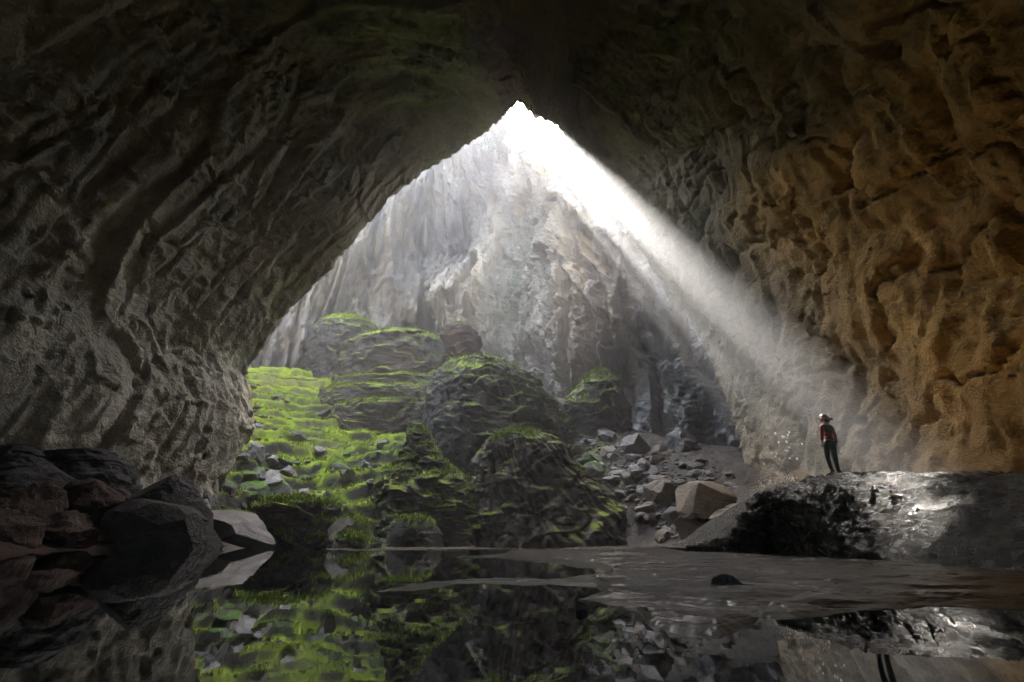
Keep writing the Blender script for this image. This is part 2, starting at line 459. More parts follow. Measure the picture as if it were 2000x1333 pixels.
# ------------------------------------------------------------------ ground of the chamber: one sheet through surveyed points
gp = []
for r in [(300, 1072, 38), (430, 1010, 45), (500, 1045, 50), (560, 1062, 52), (700, 1064, 53), (850, 1067, 55), (1000, 1067, 58), (1150, 1067, 56), (1290, 1062, 50),
          (1400, 1058, 40), (480, 905, 54), (450, 965, 48), (610, 965, 57), (700, 960, 57), (740, 915, 60), (790, 872, 62), (660, 1000, 55), (680, 880, 66), (580, 860, 66), (510, 840, 66),
          (510, 740, 84), (560, 745, 86), (520, 800, 74), (600, 800, 76), (700, 770, 86), (850, 770, 88), (750, 840, 76), (850, 850, 76),
          (520, 722, 98), (700, 720, 102), (850, 700, 106), (950, 735, 104), (1040, 765, 92), (1090, 800, 80), (1130, 850, 70), (1190, 868, 66),
          (1260, 876, 64), (1350, 890, 60), (1430, 925, 52), (1300, 950, 54), (1200, 940, 60), (1330, 1010, 46), (1240, 1020, 54), (1420, 990, 42), (1470, 960, 38),
          (240, 1072, 28), (120, 1072, 24), (10, 1070, 20), (-200, 1068, 15), (0, 905, 28), (120, 905, 31), (220, 950, 32), (-250, 880, 24),
          (330, 1000, 38), (1520, 992, 28), (1650, 1002, 22), (1850, 1000, 19), (2200, 1000, 18), (1560, 1000, 36), (1700, 990, 32)]:
    gp.append(P(*r))
gp += [np.array(v, float) for v in [(-10, 45, -0.9), (0, 50, -0.8), (10, 47, -0.6), (-20, 36, -0.9), (-10, 20, -1.0), (0, 10, -1), (8, 30, -0.7), (-14, 12, -1.0), (14, 32, -0.2), (-40, 130, 38), (0, 135, 42), (-80, 110, 36),
                                    (30, 90, 16), (60, 60, 14), (12, 20, -0.2), (10, 12, -0.6), (-60, 60, 16), (-50, 30, 12), (45, 25, 4), (12, 115, 40), (-85, 60, 24)]]
gp = np.array(gp)
def tps_fit(X, z, lam=2.0):
    r = np.linalg.norm(X[:, None] - X[None], axis=2)
    K = np.where(r > 0, r * r * np.log(r + 1e-9), 0) + lam * np.eye(len(X))
    A = np.c_[np.ones(len(X)), X]
    M = np.block([[K, A], [A.T, np.zeros((3, 3))]])
    return np.linalg.solve(M, np.r_[z, 0, 0, 0])
TW = tps_fit(gp[:, :2], gp[:, 2])
def base_z(x, y):
    x = np.asarray(x, float); y = np.asarray(y, float)
    z = TW[-3] + TW[-2] * x + TW[-1] * y
    for k in range(len(gp)):
        r2 = (x - gp[k, 0]) ** 2 + (y - gp[k, 1]) ** 2
        z = z + TW[k] * 0.5 * r2 * np.log(r2 + 1e-9)
    return z
def ground_fields(x, y):
    z = base_z(x, y)
    p3 = np.stack([x, y, np.zeros_like(x)], -1)
    px, py = proj(np.stack([x, y, z], -1))
    left = sstep(930, 840, px) * sstep(380, 470, px) * sstep(42, 47, y)          # terraced mossy side
    q = fbm(p3, 0.05, 3, seed=71, stretch=(.6, 1, 1)); q2 = fbm(p3, 0.14, 3, seed=72, stretch=(.55, 1, 1))
    q3 = fbm(p3, 0.4, 3, seed=76, stretch=(.7, 1, 1))
    step = 2.0
    f = z / step + q * 1.7 + q2 * 1.15 + q3 * 0.4
    fl = np.floor(f); fr_ = f - fl
    zt = (fl + sstep(0.60, 0.92, fr_) * 0.85 + 0.15 * fr_) * step - (q * 1.7 + q2 * 1.15) * step + np.maximum(0, q3) * 0.9
    z = z * (1 - left) + zt * left
    rough = fbm(p3, 0.35, 4, 0.6, seed=73) * 0.9 * (1 - 0.55 * left) + fbm(p3, 1.1, 3, 0.6, seed=74) * 0.36
    onland = sstep(-0.4, 1.5, z)
    z = z + rough * onland * (0.75 + 0.25 * (1 - left))
    z = z + left * onland * fbm(p3, 2.0, 3, 0.6, seed=75) * 0.16
    return z, px, py, left
NR, NC = 560, 1150
Yr = 9.0 * (140 / 9.0) ** np.linspace(0, 1, NR)
Yr = np.interp(np.linspace(0, 1, NR), [0, 0.12, 0.85, 1], [9, 26, 100, 140])
rr = np.linspace(-1.35, 1.55, NC)
GX = Yr[:, None] * rr[None, :]; GY = np.broadcast_to(Yr[:, None], GX.shape)
GZ, gpx, gpy, gleft = ground_fields(GX, GY)
T = np.stack([GX, GY, GZ], -1)
mossw = np.clip(gleft + 0.0, 0, 1) * sstep(0.3, 1.2, GZ) * sstep(108, 98, GY)
mossw = mossw * (0.45 + 0.65 * sstep(-0.30, 0.05, fbm(T, 0.16, 4, 0.6, seed=77)))
mossw = np.clip(np.maximum(mossw, 0.55 * sstep(840, 930, gpx) * sstep(1240, 1120, gpx) * sstep(50, 60, GY) * sstep(0.5, 2, GZ)), 0, 1)
redw = (sstep(330, 200, gpx))[..., None]
gt = np.ones(T.shape) * np.array([0.95, 0.93, 0.9])
gt = gt * (1 - redw) + np.array([1.0, 0.62, 0.45]) * 0.8 * redw
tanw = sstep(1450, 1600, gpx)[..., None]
gt = gt * (1 - tanw) + np.array([3.6, 2.8, 1.8]) * tanw  # ground made paler so it bounces more sunlight onto the right wall
ground = link('ground', grid_mesh('ground', T, attrs={'tint': gt, 'moss': mossw}), M_ground, kind='structure', label='mossy rock slope rising from the pool into the chamber')
gn = grid_normals(T); gn *= np.sign(gn[..., 2:3] + 1e-9)
rt = np.random.RandomState(5)
cand = np.argwhere((mossw > 0.35) & (gn[..., 2] > 0.62) & (GY > 44) & (gpx < 960))
cand = cand[rt.choice(len(cand), min(26000, len(cand)), replace=False)]
tp = T[cand[:, 0], cand[:, 1]]
keep = fbm(tp, 0.25, 3, seed=78) > -0.15
tp = tp[keep]; nb = 3
n_ = len(tp)
base = np.repeat(tp, nb, 0) + rt.normal(size=(n_ * nb, 3)) * np.array([.14, .14, 0.0])
ang = rt.uniform(0, 6.283, n_ * nb); ln = rt.uniform(.10, .34, n_ * nb) * (0.6 + 0.8 * (rt.random(n_ * nb) ** 3)); wd = rt.uniform(.03, .08, n_ * nb)
dirx, diry = np.cos(ang), np.sin(ang)
up = np.stack([dirx * ln * .7, diry * ln * .7, ln], 1); sd_ = np.stack([-diry * wd, dirx * wd, wd * 0], 1)
Vt = np.stack([base - sd_ * .6 - [0, 0, .05], base + sd_ * .6 - [0, 0, .05], base + up * .6 + sd_, base + up + [0, 0, -.04], base + up * .6 - sd_], 1).reshape(-1, 3)
idx = np.arange(n_ * nb)[:, None] * 5
me_t = mesh_from('moss_tufts', Vt, np.concatenate([idx + [0, 1, 2], idx + [0, 2, 4], idx + [4, 2, 3]]), smooth=False)
M_tuft = leaf_mat('moss_tuft_green', (0.25, 0.33, 0.025), (0.10, 0.17, 0.02), (0.14, 0.11, 0.04))
link('ground_ferns', me_t, M_tuft, kind='stuff', label='bright green moss and tiny ferns covering the terraced slope')
def gz(x, y):
    return float(ground_fields(np.array([float(x)]), np.array([float(y)]))[0][0])

# ------------------------------------------------------------------ pool
def water_material():
    m = bpy.data.materials.new('dark_water'); t = NT(m)
    t.p.inputs['Base Color'].default_value = (0.006, 0.010, 0.008, 1)
    t.p.inputs['Roughness'].default_value = 0.015
    t.p.inputs['IOR'].default_value = 1.55
    v = t.pos((0.7, 1.6, 1))
    n = t.noise(1.3, 3, 0.5, v); n2 = t.noise(9, 2, 0.5, v)
    h = t.math('ADD', n, t.math('MULTIPLY', n2, 0.10))
    t.t.links.new(t.bump(h, 1.0, 0.0006), t.p.inputs['Normal'])
    return m
wx = np.linspace(-110, 110, 40); wy = np.linspace(-45, 120, 40)
WX, WY = np.meshgrid(wx, wy)
water = link('water', grid_mesh('water', np.stack([WX, WY, WX * 0], -1), smooth=True), water_material(), kind='structure', label='still dark pool mirroring the cave')

# ------------------------------------------------------------------ mud bar at the edge of the pool
def poly_sd(px, py, poly):
    """signed distance (positive inside) to a polygon, in photograph units"""
    poly = np.array(poly, float); dmin = np.full(px.shape, 1e9); inside = np.zeros(px.shape, bool)
    for i in range(len(poly)):
        ax, ay = poly[i]; bx, by = poly[(i + 1) % len(poly)]
        ex, ey = bx - ax, by - ay
        t = np.clip(((px - ax) * ex + (py - ay) * ey) / (ex * ex + ey * ey + 1e-9), 0, 1)
        dd = np.hypot((px - ax - t * ex), (py - ay - t * ey)); dmin = np.minimum(dmin, dd)
        c = ((ay > py) != (by > py)) & (px < (bx - ax) * (py - ay) / (by - ay + 1e-12) + ax)
        inside ^= c
    return np.where(inside, dmin, -dmin)
bars = [[(1000, 1072), (1180, 1069), (1380, 1062), (1420, 1050), (2500, 1050), (2500, 1192), (2000, 1188), (1800, 1182), (1650, 1196), (1540, 1206), (1400, 1204),
         (1300, 1188), (1190, 1182), (1130, 1172), (1180, 1158), (1150, 1140), (1060, 1135), (1190, 1118), (1080, 1100), (960, 1091), (880, 1089), (990, 1082)],
        [(730, 1155), (800, 1140), (900, 1131), (1050, 1130), (1180, 1136), (1160, 1146), (1040, 1142), (900, 1142), (800, 1154)],
        [(1230, 1196), (1330, 1196), (1480, 1208), (1470, 1222), (1400, 1240), (1330, 1236), (1270, 1222)],
        [(640, 1073), (860, 1069), (1000, 1071), (860, 1077)]]
mr = 900; mc = 1100
pys = np.linspace(1064.2, 1262, mr)
Ym = -CAMZ / ((SP + (CY - pys) / F * CP) / (CP - (CY - pys) / F * SP))
pxs = np.linspace(560, 2250, mc)
PX, PY = np.meshgrid(pxs, pys)
Gm = P(PX, PY, Ym[:, None]); Gm[..., 2] = 0
wn1 = fbm(Gm, 1.1, 4, 0.6, seed=81); wn2 = fbm(Gm, 5, 3, 0.6, seed=82)
warpx = fbm(np.stack([PX * .01, PY * .05, PX * 0], -1), 1.0, 3, seed=83) * 22
warpy = fbm(np.stack([PX * .012, PY * .05, PX * 0], -1), 1.0, 4, 0.6, seed=84) * 5
sd = np.max([poly_sd(PX + warpx, PY + warpy, b) for b in bars], axis=0) + wn2 * 4 + wn1 * 3
zz = np.clip(sd, -12, 14) / 14
pit = np.maximum(0, fbm(Gm, 0.9, 3, 0.55, seed=87, stretch=(1, 1.6, 1)) - 0.12)
zm = zz * 0.034 + sstep(0, 14, sd) * (wn1 * 0.034 + wn2 * 0.012 - pit * 0.11)
zm += sstep(0, 60, sd) * fbm(Gm, 0.5, 3, seed=86) * 0.015
ripple = fbm(Gm, 18, 2, 0.5, seed=85, stretch=(1, 2.2, 1))
zm += sstep(-2, 6, sd) * ripple * 0.0022
zm = np.where(zm > 0, zm * (0.75 + Gm[..., 1] / 11), zm)
zm = np.minimum(zm, 0.05 + 0.012 * Gm[..., 1])
Gm[..., 2] = zm
def mud_material():
    m = bpy.data.materials.new('wet_mud'); t = NT(m)
    n = t.noise(1.4, 5, 0.6); n2 = t.noise(30, 4, 0.7); n3 = t.noise(120, 3, 0.7)
    col = t.mix(t.ramp(n, 0.35, 0.65), (0.036, 0.026, 0.019, 1), (0.074, 0.053, 0.038, 1))
    col = t.mix(t.math('MULTIPLY', t.ramp(n2, 0.45, 0.7), 0.5), col, (0.04, 0.033, 0.028, 1))
    t.t.links.new(col, t.p.inputs['Base Color'])
    t.set(t.p.inputs['Roughness'], t.math('MULTIPLY_ADD', t.ramp(n, 0.4, 0.65), 0.30, 0.27))
    h = t.math('ADD', n2, t.math('MULTIPLY', n3, 0.4))
    t.t.links.new(t.bump(h, 0.9, 0.012), t.p.inputs['Normal'])
    return m
mud = link('mud_bar', grid_mesh('mud_bar', Gm), mud_material(), kind='structure', label='wet brown mud bar between the puddles')

# ------------------------------------------------------------------ wet flowstone hump the person stands on
top_pts = np.array([(1345, 1066, 17.5), (1375, 1058, 16.8), (1405, 1046, 16), (1425, 1040, 15.4), (1440, 1020, 15), (1462, 988, 14.6), (1482, 968, 14.3), (1520, 950, 14), (1560, 939, 13.8),
                    (1610, 931, 13.5), (1660, 928.5, 13.4), (1750, 930, 13.2), (1850, 933, 13), (2000, 938, 12.6), (2200, 940, 12), (2500, 950, 11), (2900, 975, 10)])
base_pts = np.array([(1335, 1068), (1372, 1070), (1400, 1074), (1430, 1079), (1470, 1084), (1520, 1088), (1580, 1092), (1640, 1096), (1700, 1099), (1760, 1102), (1820, 1107), (1880, 1112), (1950, 1120), (2050, 1132), (2250, 1140), (2500, 1150), (2900, 1170)])
ncol, nrow = 900, 330
tc, tl = catmull(np.array([P(r[0], r[1], r[2] * 0.94) for r in top_pts]), ncol); tc = smooth_rows(tc, 8)
bpx = np.interp(tl / tl[-1], np.linspace(0, 1, len(base_pts)), base_pts[:, 0])
tpx = proj(tc)[0]
bpy_ = np.interp(tpx, base_pts[:, 0], base_pts[:, 1])
vv = (CY - bpy_) / F
Yb = -(CAMZ) / ((SP + vv * CP) / (CP - vv * SP)) * 0.98
Yb = np.minimum(Yb, tc[:, 1] - 0.6)
bc = np.stack([(tpx - CX) / F / (CP - vv * SP) * Yb, Yb, np.full(ncol, -0.06)], 1)
back = tc.copy(); back[:, 1] += 9; back[:, 2] = np.minimum(back[:, 2] * 0.75, 1.6); back[:, 0] *= (back[:, 1] / tc[:, 1]) ** 0.5
rows = []
for k, s in enumerate(np.linspace(0, 1, nrow)):
    if s <= 0.72:
        q = s / 0.72
        hq = 1 - (1 - q) ** 2.0
        dq = 1 - (1 - q ** 1.25)
        hq = 0.72 * (1 - (1 - q) ** 2.1) + 0.28 * q
        r = bc * (1 - q) + tc * q
        r[:, 2] = bc[:, 2] + (tc[:, 2] - bc[:, 2]) * hq
    else:
        q = (s - 0.72) / 0.28
        r = tc * (1 - q) + back * q
        r[:, 2] = tc[:, 2] + (back[:, 2] - tc[:, 2]) * q ** 1.7
    rows.append(r)
H = np.array(rows)
Hn = grid_normals(H)
if Hn[nrow // 2, ncol // 2, 2] < 0: Hn = -Hn
sfrac = np.linspace(0, 1, nrow)[:, None]
hpx, hpy = proj(H)
fl_ang = math.radians(-38)
fq = np.stack([(H[..., 0] * math.cos(fl_ang) - H[..., 2] * 1.6 * math.sin(fl_ang)) * 0.5, (H[..., 0] * math.sin(fl_ang) + H[..., 2] * 1.6 * math.cos(fl_ang)) * 1.6, H[..., 1] * 0.6], -1)
front = sstep(0.0, 0.05, sfrac) * sstep(0.74, 0.64, sfrac)
dh = fbm(fq, 0.9, 4, 0.55, seed=91) * 0.07 * front
fq = fq * np.array([0.7, 1, 0.9])
dh += fbm(fq, 2.4, 3, 0.55, ridged=True, seed=92) * 0.13 * front
dh += fbm(fq, 9.0, 2, 0.6, ridged=True, seed=97) * 0.018 * front
dh += (np.abs(fbm(H, 0.8, 3, 0.5, seed=93)) ** 0.8) * 0.22 * front * sstep(1560, 1750, hpx) * sstep(0.66, 0.45, sfrac)
dh += fbm(H, 5, 3, 0.6, seed=94) * 0.02 * sstep(0.0, 0.05, sfrac)
# stacked ledges at the lower left
lq = H[..., 2] / 0.26 + fbm(H, 0.5, 2, seed=95) * 0.9
lw = sstep(1800, 1600, hpx) * sstep(0.42, 0.3, sfrac) * sstep(0, 0.04, sfrac)
dh += lw * ((lq - np.floor(lq)) ** 2.2) * 0.22
H2 = H + Hn * dh[..., None]
rockhump = link('flowstone_hump', grid_mesh('flowstone_hump', H2), M_wet, category='rock', label='dark wet flowstone hump with glinting ripples under the standing person')

# ------------------------------------------------------------------ lofted mounds
MOUNDS = {}
def mound(name, rows, Y, mat, label, depth=0.8, ledge=0.0, step=1.5, rough=0.35, cat='rock', nz=110, nt=220, seed=0, tilt=0.0, dip=0.0, scallop=0.0, stack=None, group=None, power=2.2, fine=0.12, cuts=0):
    rows = np.array(rows, float)
    py = rows[:, 0]
    t = np.linspace(0, 1, nz)
    pt = py[0] + (py[-1] - py[0]) * t
    L = np.interp(pt, py, rows[:, 1]); R = np.interp(pt, py, rows[:, 2])
    L = smooth_rows(L[:, None], 3)[:, 0]; R = smooth_rows(R[:, None], 3)[:, 0]
    pl = P(L, pt, Y); pr = P(R, pt, Y)
    cx = (pl[:, 0] + pr[:, 0]) / 2; hw = (pr[:, 0] - pl[:, 0]) / 2; z = pl[:, 2]
    wmax = hw.max()
    dr = np.sqrt(hw * wmax) * depth * 0.6 + hw * depth * 0.4
    th = np.linspace(0, 2 * np.pi, nt, endpoint=False)
    c, s = np.cos(th), np.sin(th)
    cc = np.sign(c) * np.abs(c) ** (2 / power); ss = np.sign(s) * np.abs(s) ** (2 / power)
    G = np.stack([cx[:, None] + hw[:, None] * cc, Y + tilt * (z[:, None] - z.min()) + dr[:, None] * ss, np.broadcast_to(z[:, None], (nz, nt))], -1)
    # cap the top with inner rings
    caps = []
    for f in (0.0, 0.02, 0.3, 0.6, 0.85):
        g = G[0].copy(); g[:, 0] = cx[0] + (g[:, 0] - cx[0]) * f; g[:, 1] = g[:, 1].mean() + (g[:, 1] - g[:, 1].mean()) * f; g[:, 2] += (1 - f * f) * hw[0] * 0.10
        caps.append(g)
    G = np.concatenate([np.array(caps), G])
    rad = np.stack([c, s, np.zeros(nt)], 1)[None]
    fade = np.clip(np.r_[np.zeros(5), np.minimum(1, hw / (wmax * 0.35 + 1e-6))], 0, 1)[:, None]
    fade = np.maximum(fade, 0.15)
    lside = sstep(-0.45, 0.15, c)[None] if seed == 5 else 1.0
    q = G + seed * 31.7
    d = fbm(q, 0.9 / max(wmax, 0.4), 3, seed=101) * rough * wmax * 0.45
    d += fbm(q, 2.6 / max(wmax, .4), 4, 0.55, ridged=True, seed=102) * rough * wmax * 0.16
    d += fbm(q, 1.2, 4, 0.6, seed=103) * fine * 1.8
    d += plates(q * np.array([1, 1, 1.6]), 1.3 / max(wmax, .4), 3.0, 111) * rough ** 2 * wmax * 0.16
    if ledge:
        lz = G[..., 2] + fbm(q * np.array([1, 1, .3]), 0.10, 3, seed=104) * step * 2.2 + fbm(q * np.array([1, 1, .5]), 0.30, 2, seed=112) * step * 0.7 + dip * (G[..., 0] - cx.mean()) + fbm(q * np.array([1, 1, .6]), 0.6, 2, seed=107) * step * 0.25
        f = lz / step; f = f - np.floor(f)
        d += (f ** 1.4 - 0.75 * sstep(0.90, 1.0, f)) * ledge * sstep(-0.35, 0.35, fbm(q, 1.6 / max(wmax, 1), 2, seed=105) + 0.12) * lside
        f2 = lz / (step * 0.37); f2 = f2 - np.floor(f2)
        d += (f2 - 0.8 * sstep(0.85, 1, f2)) * ledge * 0.28 * sstep(-0.2, 0.3, fbm(q, 2.2 / max(wmax, 1), 2, seed=110)) * lside
    if scallop:
        flute = fbm(np.stack([np.broadcast_to(th[None] * wmax, d.shape), G[..., 2] * 0.12, G[..., 2] * 0], -1), 0.9, 3, ridged=True, seed=106 + seed)
        d += flute * scallop
    G = G + rad * (d * fade)[..., None]
    if cuts:
        rc = np.random.RandomState(seed + 50); cc0 = np.array([cx.mean(), Y, (z.max() + z.min()) / 2]); sc0 = np.array([wmax, dr.max(), (z.max() - z.min()) / 2])
        U = (G - cc0) / sc0
        for k in range(cuts):
            nn = rc.normal(size=3); nn[2] = abs(nn[2]) * 0.6; nn /= np.linalg.norm(nn)
            tt_ = U @ nn - rc.uniform(0.78, 0.98)
            U = U - np.maximum(tt_, 0)[..., None] * nn * 0.9
        G = cc0 + U * sc0
    G[..., 2] += fbm(q, 0.8 / max(wmax, .4), 3, seed=108) * rough * 0.12 * wmax * (G[..., 2] > G[..., 2].min() + 0.3)
    me = grid_mesh(name, G, closed=True, flip=False)
    bm_fix_normals(me)
    ox, oy, oz = cx.mean(), Y, G[..., 2].min()
    me.transform(Matrix.Translation((-ox, -oy, -oz)))
    pr_ = dict(label=label, category=cat)
    if group: pr_['group'] = group
    o = link(name, me, mat, **pr_); o.location = (ox, oy, oz)
    if mat in (M_moss_rock, M_boulder_moss, M_brown_rock, M_front_rock): tufts_on(o, G - np.array([ox, oy, oz]), seed, 0.95 if mat in (M_brown_rock, M_front_rock) else 0.72)
    return o
M_tuft2 = leaf_mat('moss_tuft_olive', (0.20, 0.27, 0.025), (0.09, 0.14, 0.02), (0.13, 0.11, 0.04))
def tufts_on(o, G, seed, thr):
    r = np.random.RandomState(seed + 900)
    N_ = grid_normals(G); 
    cc = G.reshape(-1, 3).mean(0); 
    if ((N_ * (G - cc)).sum(-1) > 0).mean() < 0.5: N_ = -N_
    pw = G + np.array(o.location)
    ok = (N_[..., 2] + fbm(pw, 0.35, 3, seed=79) * 0.5 > thr) & (N_[..., 1] < 0.3) & (G[..., 2] > 0.4)
    c = np.argwhere(ok)
    if len(c) < 20: return
    c = c[r.choice(len(c), min(len(c), 2600 if len(G) > 100 else 350), replace=False)]
    p = np.repeat(G[c[:, 0], c[:, 1]], 3, 0); p = p + r.normal(size=p.shape) * .12
    n = len(p); ang = r.uniform(0, 6.283, n); ln = r.uniform(.10, .32, n); wd = r.uniform(.03, .08, n)
    dx, dy = np.cos(ang), np.sin(ang); up = np.stack([dx * ln * .7, dy * ln * .7, ln], 1); sd_ = np.stack([-dy * wd, dx * wd, wd * 0], 1)
    V_ = np.stack([p - sd_ * .6 - [0, 0, .06], p + sd_ * .6 - [0, 0, .06], p + up * .6 + sd_, p + up, p + up * .6 - sd_], 1).reshape(-1, 3)
    i_ = np.arange(n)[:, None] * 5
    link('moss', mesh_from('moss', V_, np.concatenate([i_ + [0, 1, 2], i_ + [0, 2, 4], i_ + [4, 2, 3]]), smooth=False), M_tuft2, parent=o, kind='stuff')

def bm_fix_normals(me):
    bm = bmesh.new(); bm.from_mesh(me)
    bmesh.ops.remove_doubles(bm, verts=bm.verts, dist=1e-4)
    bmesh.ops.recalc_face_normals(bm, faces=bm.faces)
    bm.to_mesh(me); bm.free()
    for p in me.polygons: p.use_smooth = True

mound('mossy_dome', [(624, 668, 698), (632, 645, 716), (645, 628, 738), (662, 617, 752), (690, 608, 765), (720, 604, 780), (765, 598, 800)], 101, M_moss_rock,
      'tall rounded dome with moss on its top, leftmost of the three at the back', ledge=0.9, step=4.4, rough=0.3, seed=1, scallop=0.25)
mound('mossy_terrace', [(664, 752, 838), (672, 728, 856), (682, 700, 866), (700, 684, 872), (730, 674, 880), (770, 662, 892)], 94, M_moss_rock,
      'low flat-topped mossy terrace with dark fluted front between the back domes', ledge=1.0, step=4.2, rough=0.22, scallop=0.5, seed=2, power=2.6)
tower = mound('brown_tower', [(640.5, 880, 916), (644, 870, 922), (652, 864, 926), (660, 861, 928), (664, 850, 930), (676, 846, 933), (700, 842, 938), (720, 838, 944), (770, 830, 955)], 103, M_brown_rock,
      'brown stepped rock tower with a tiny figure standing on top', ledge=1.4, step=2.8, rough=0.12, scallop=0.25, seed=3)
for rows_, Y_, lab_, sd_ in [([(724, 730, 830), (729, 700, 852), (745, 690, 862), (790, 690, 870)], 92, 'highest narrow bank of the terraces under the brown tower', 31),
                             ([(742, 690, 858), (748, 660, 872), (765, 648, 880), (800, 640, 890)], 88, 'second highest terrace bank with a green lip below the back domes', 32),
                             ([(763, 655, 850), (770, 630, 872), (795, 620, 880), (840, 616, 890)], 84, 'third terrace bank with a green lip, left of the great dome', 33),
                             ([(790, 685, 845), (800, 655, 862), (835, 640, 872), (880, 632, 880)], 79, 'lowest and darkest terrace bank, above the bright moss slope', 34)]:
    mound('mossy_terrace', rows_, Y_, M_moss_rock, lab_, ledge=0.7, step=3.2, rough=0.28, scallop=0.35, seed=sd_, depth=0.4, power=3.0, group='terrace banks between the domes')
mound('layered_dome', [(708, 925, 962), (714, 902, 984), (728, 876, 1006), (750, 854, 1028), (780, 842, 1058), (810, 834, 1084), (850, 826, 1112), (900, 838, 1128), (950, 862, 1140), (1070, 872, 1150)], 72, M_moss_rock,
      'great dark dome of thin stacked ledges with moss down its right shoulder', ledge=1.3, step=1.9, rough=0.38, seed=5, nz=260, nt=420, dip=0.10, scallop=0.4, fine=0.12)
mound('mossy_outcrop', [(846, 985, 1030), (856, 965, 1058), (875, 948, 1085), (900, 941, 1108), (940, 939, 1150), (980, 938, 1188), (1020, 940, 1232), (1050, 940, 1268), (1070, 940, 1300)], 61, M_front_rock,
      'broad hump with moss on top and a bare brown front sloping to the water', ledge=0.25, step=3.6, rough=0.5, scallop=0.7, seed=6, nz=220, nt=360, depth=0.7)
mound('mossy_outcrop', [(838, 808, 832), (850, 800, 838), (870, 796, 845), (900, 788, 860), (930, 762, 905), (960, 728, 928), (1000, 705, 934), (1070, 680, 936)], 60, M_moss_rock,
      'dark fissured crag with a green pointed crest left of the great dome', ledge=0.45, step=2.6, rough=0.8, seed=7, nz=200, nt=320, dip=0.25, depth=0.6)
mound('mossy_overhang', [(976, 545, 620), (984, 515, 645), (996, 506, 652), (1015, 520, 648), (1035, 545, 640), (1066, 560, 630)], 53, M_moss_rock,
      'overhanging shelf with moss on top and a black hollow beneath, near the shore', ledge=0.6, step=2.0, rough=0.3, seed=8, depth=0.9)
mound('mossy_boulder', [(1006, 785, 815), (1014, 770, 836), (1030, 760, 850), (1050, 756, 858), (1074, 748, 866)], 51, M_boulder_moss,
      'rounded mossy boulder at the water just left of the brown-fronted hump', rough=0.5, seed=9, cuts=12, nz=70, nt=140)
mound('mossy_boulder', [(1012, 668, 700), (1020, 650, 716), (1040, 640, 722), (1074, 632, 728)], 52, M_boulder_moss,
      'mossy boulder right of the black hollow, near the shore', rough=0.5, seed=10, cuts=12, nz=70, nt=140)
mound('mossy_boulder', [(1046, 668, 704), (1053, 656, 716), (1064, 652, 722), (1076, 650, 724)], 49, M_boulder_moss,
      'low flat mossy rock touching the water below the black hollow', rough=0.4, seed=11, nz=60, nt=120)
mound('pointed_crag', [(724, 1166, 1176), (736, 1150, 1190), (752, 1132, 1204), (775, 1112, 1218), (800, 1100, 1228), (840, 1108, 1232), (900, 1110, 1240)], 73, M_moss_rock,
      'dark pointed crag with a strip of moss on its left edge against the brown cliff', rough=0.4, seed=12, ledge=0.5, step=2.5, nz=120, nt=200)
mound('pale_rock_pile', [(720, 1036, 1050), (730, 1026, 1060), (745, 1018, 1066), (765, 1014, 1072), (800, 1010, 1080)], 90, M_boulder,
      'pale craggy rock standing behind the right shoulder of the great dome', rough=0.8, seed=13, cuts=12, nz=80, nt=150, fine=0.3)
mound('grey_boulder', [(776, 1076, 1096), (786, 1062, 1116), (805, 1060, 1128), (830, 1070, 1132), (870, 1075, 1136)], 73, M_boulder,
      'big flat-topped grey boulder on the right shoulder of the great dome', rough=0.5, seed=15, cuts=12, nz=80, nt=150)
mound('dark_boulder', [(929, 340, 362), (938, 318, 370), (955, 292, 380), (975, 268, 392), (1000, 262, 404), (1040, 258, 414)], 31, M_dark,
      'black pointed boulder with a pale right flank at the foot of the left wall', rough=0.6, seed=16, cuts=16, nz=110, nt=200, fine=0.06)
mound('dark_boulder', [(978, 248, 300), (988, 222, 348), (1004, 212, 385), (1025, 205, 415), (1050, 196, 438), (1074, 192, 446)], 29, M_dark,
      'largest rounded dark boulder sitting in the water on the left shore', rough=0.75, seed=17, cuts=22, depth=0.5, nz=110, nt=220, fine=0.07)
mound('tan_boulder', [(942, 1348, 1392), (950, 1332, 1412), (965, 1322, 1430), (985, 1316, 1444), (1015, 1326, 1452)], 43, M_warm,
      'large smooth tan boulder above the rubble beside the wet hump', rough=0.35, seed=19, cuts=12, nz=90, nt=180, fine=0.05)
mound('dark_crag', [(868, 20, 62), (880, 0, 85), (905, -30, 110), (940, -60, 150), (1000, -90, 190)], 29, M_dark,
      'blocky dark crag against the wall at the left edge', rough=0.6, seed=20, cuts=12, nz=110, nt=200, fine=0.08)
mound('dark_crag', [(866, 150, 180), (878, 112, 205), (900, 92, 228), (930, 80, 244), (980, 70, 260)], 31, M_dark,
      'overhanging dark crag above the rusty rubble on the left shore', rough=0.6, seed=21, cuts=12, nz=110, nt=200, fine=0.08)

# ------------------------------------------------------------------ faceted stones
def stone_mesh(name, seed, sub=3, cuts=14, noise_a=0.05, squash=(1, 1, 0.7)):
    r = np.random.RandomState(seed)
    bm = bmesh.new(); bmesh.ops.create_icosphere(bm, subdivisions=sub, radius=1.0)
    co = np.array([v.co[:] for v in bm.verts])
    for k in range(cuts):
        n = r.normal(size=3); n /= np.linalg.norm(n); dd = r.uniform(0.55, 0.88)
        t = co @ n - dd
        co = co - np.maximum(t, 0)[:, None] * n[None]
    co *= np.array(squash) * r.uniform(0.85, 1.15, 3)
    co += (fbm(co + seed * 3.3, 1.8, 4, seed=seed)[:, None]) * noise_a * co / np.maximum(np.linalg.norm(co, axis=1)[:, None], .1)
    co[:, 2] += 0.25
    for v, c in zip(bm.verts, co): v.co = c
    me = bpy.data.meshes.new(name); bm.to_mesh(me); bm.free()
    for p in me.polygons: p.use_smooth = True
    try: me.set_sharp_from_angle(angle=math.radians(28))
    except Exception: pass
    return me
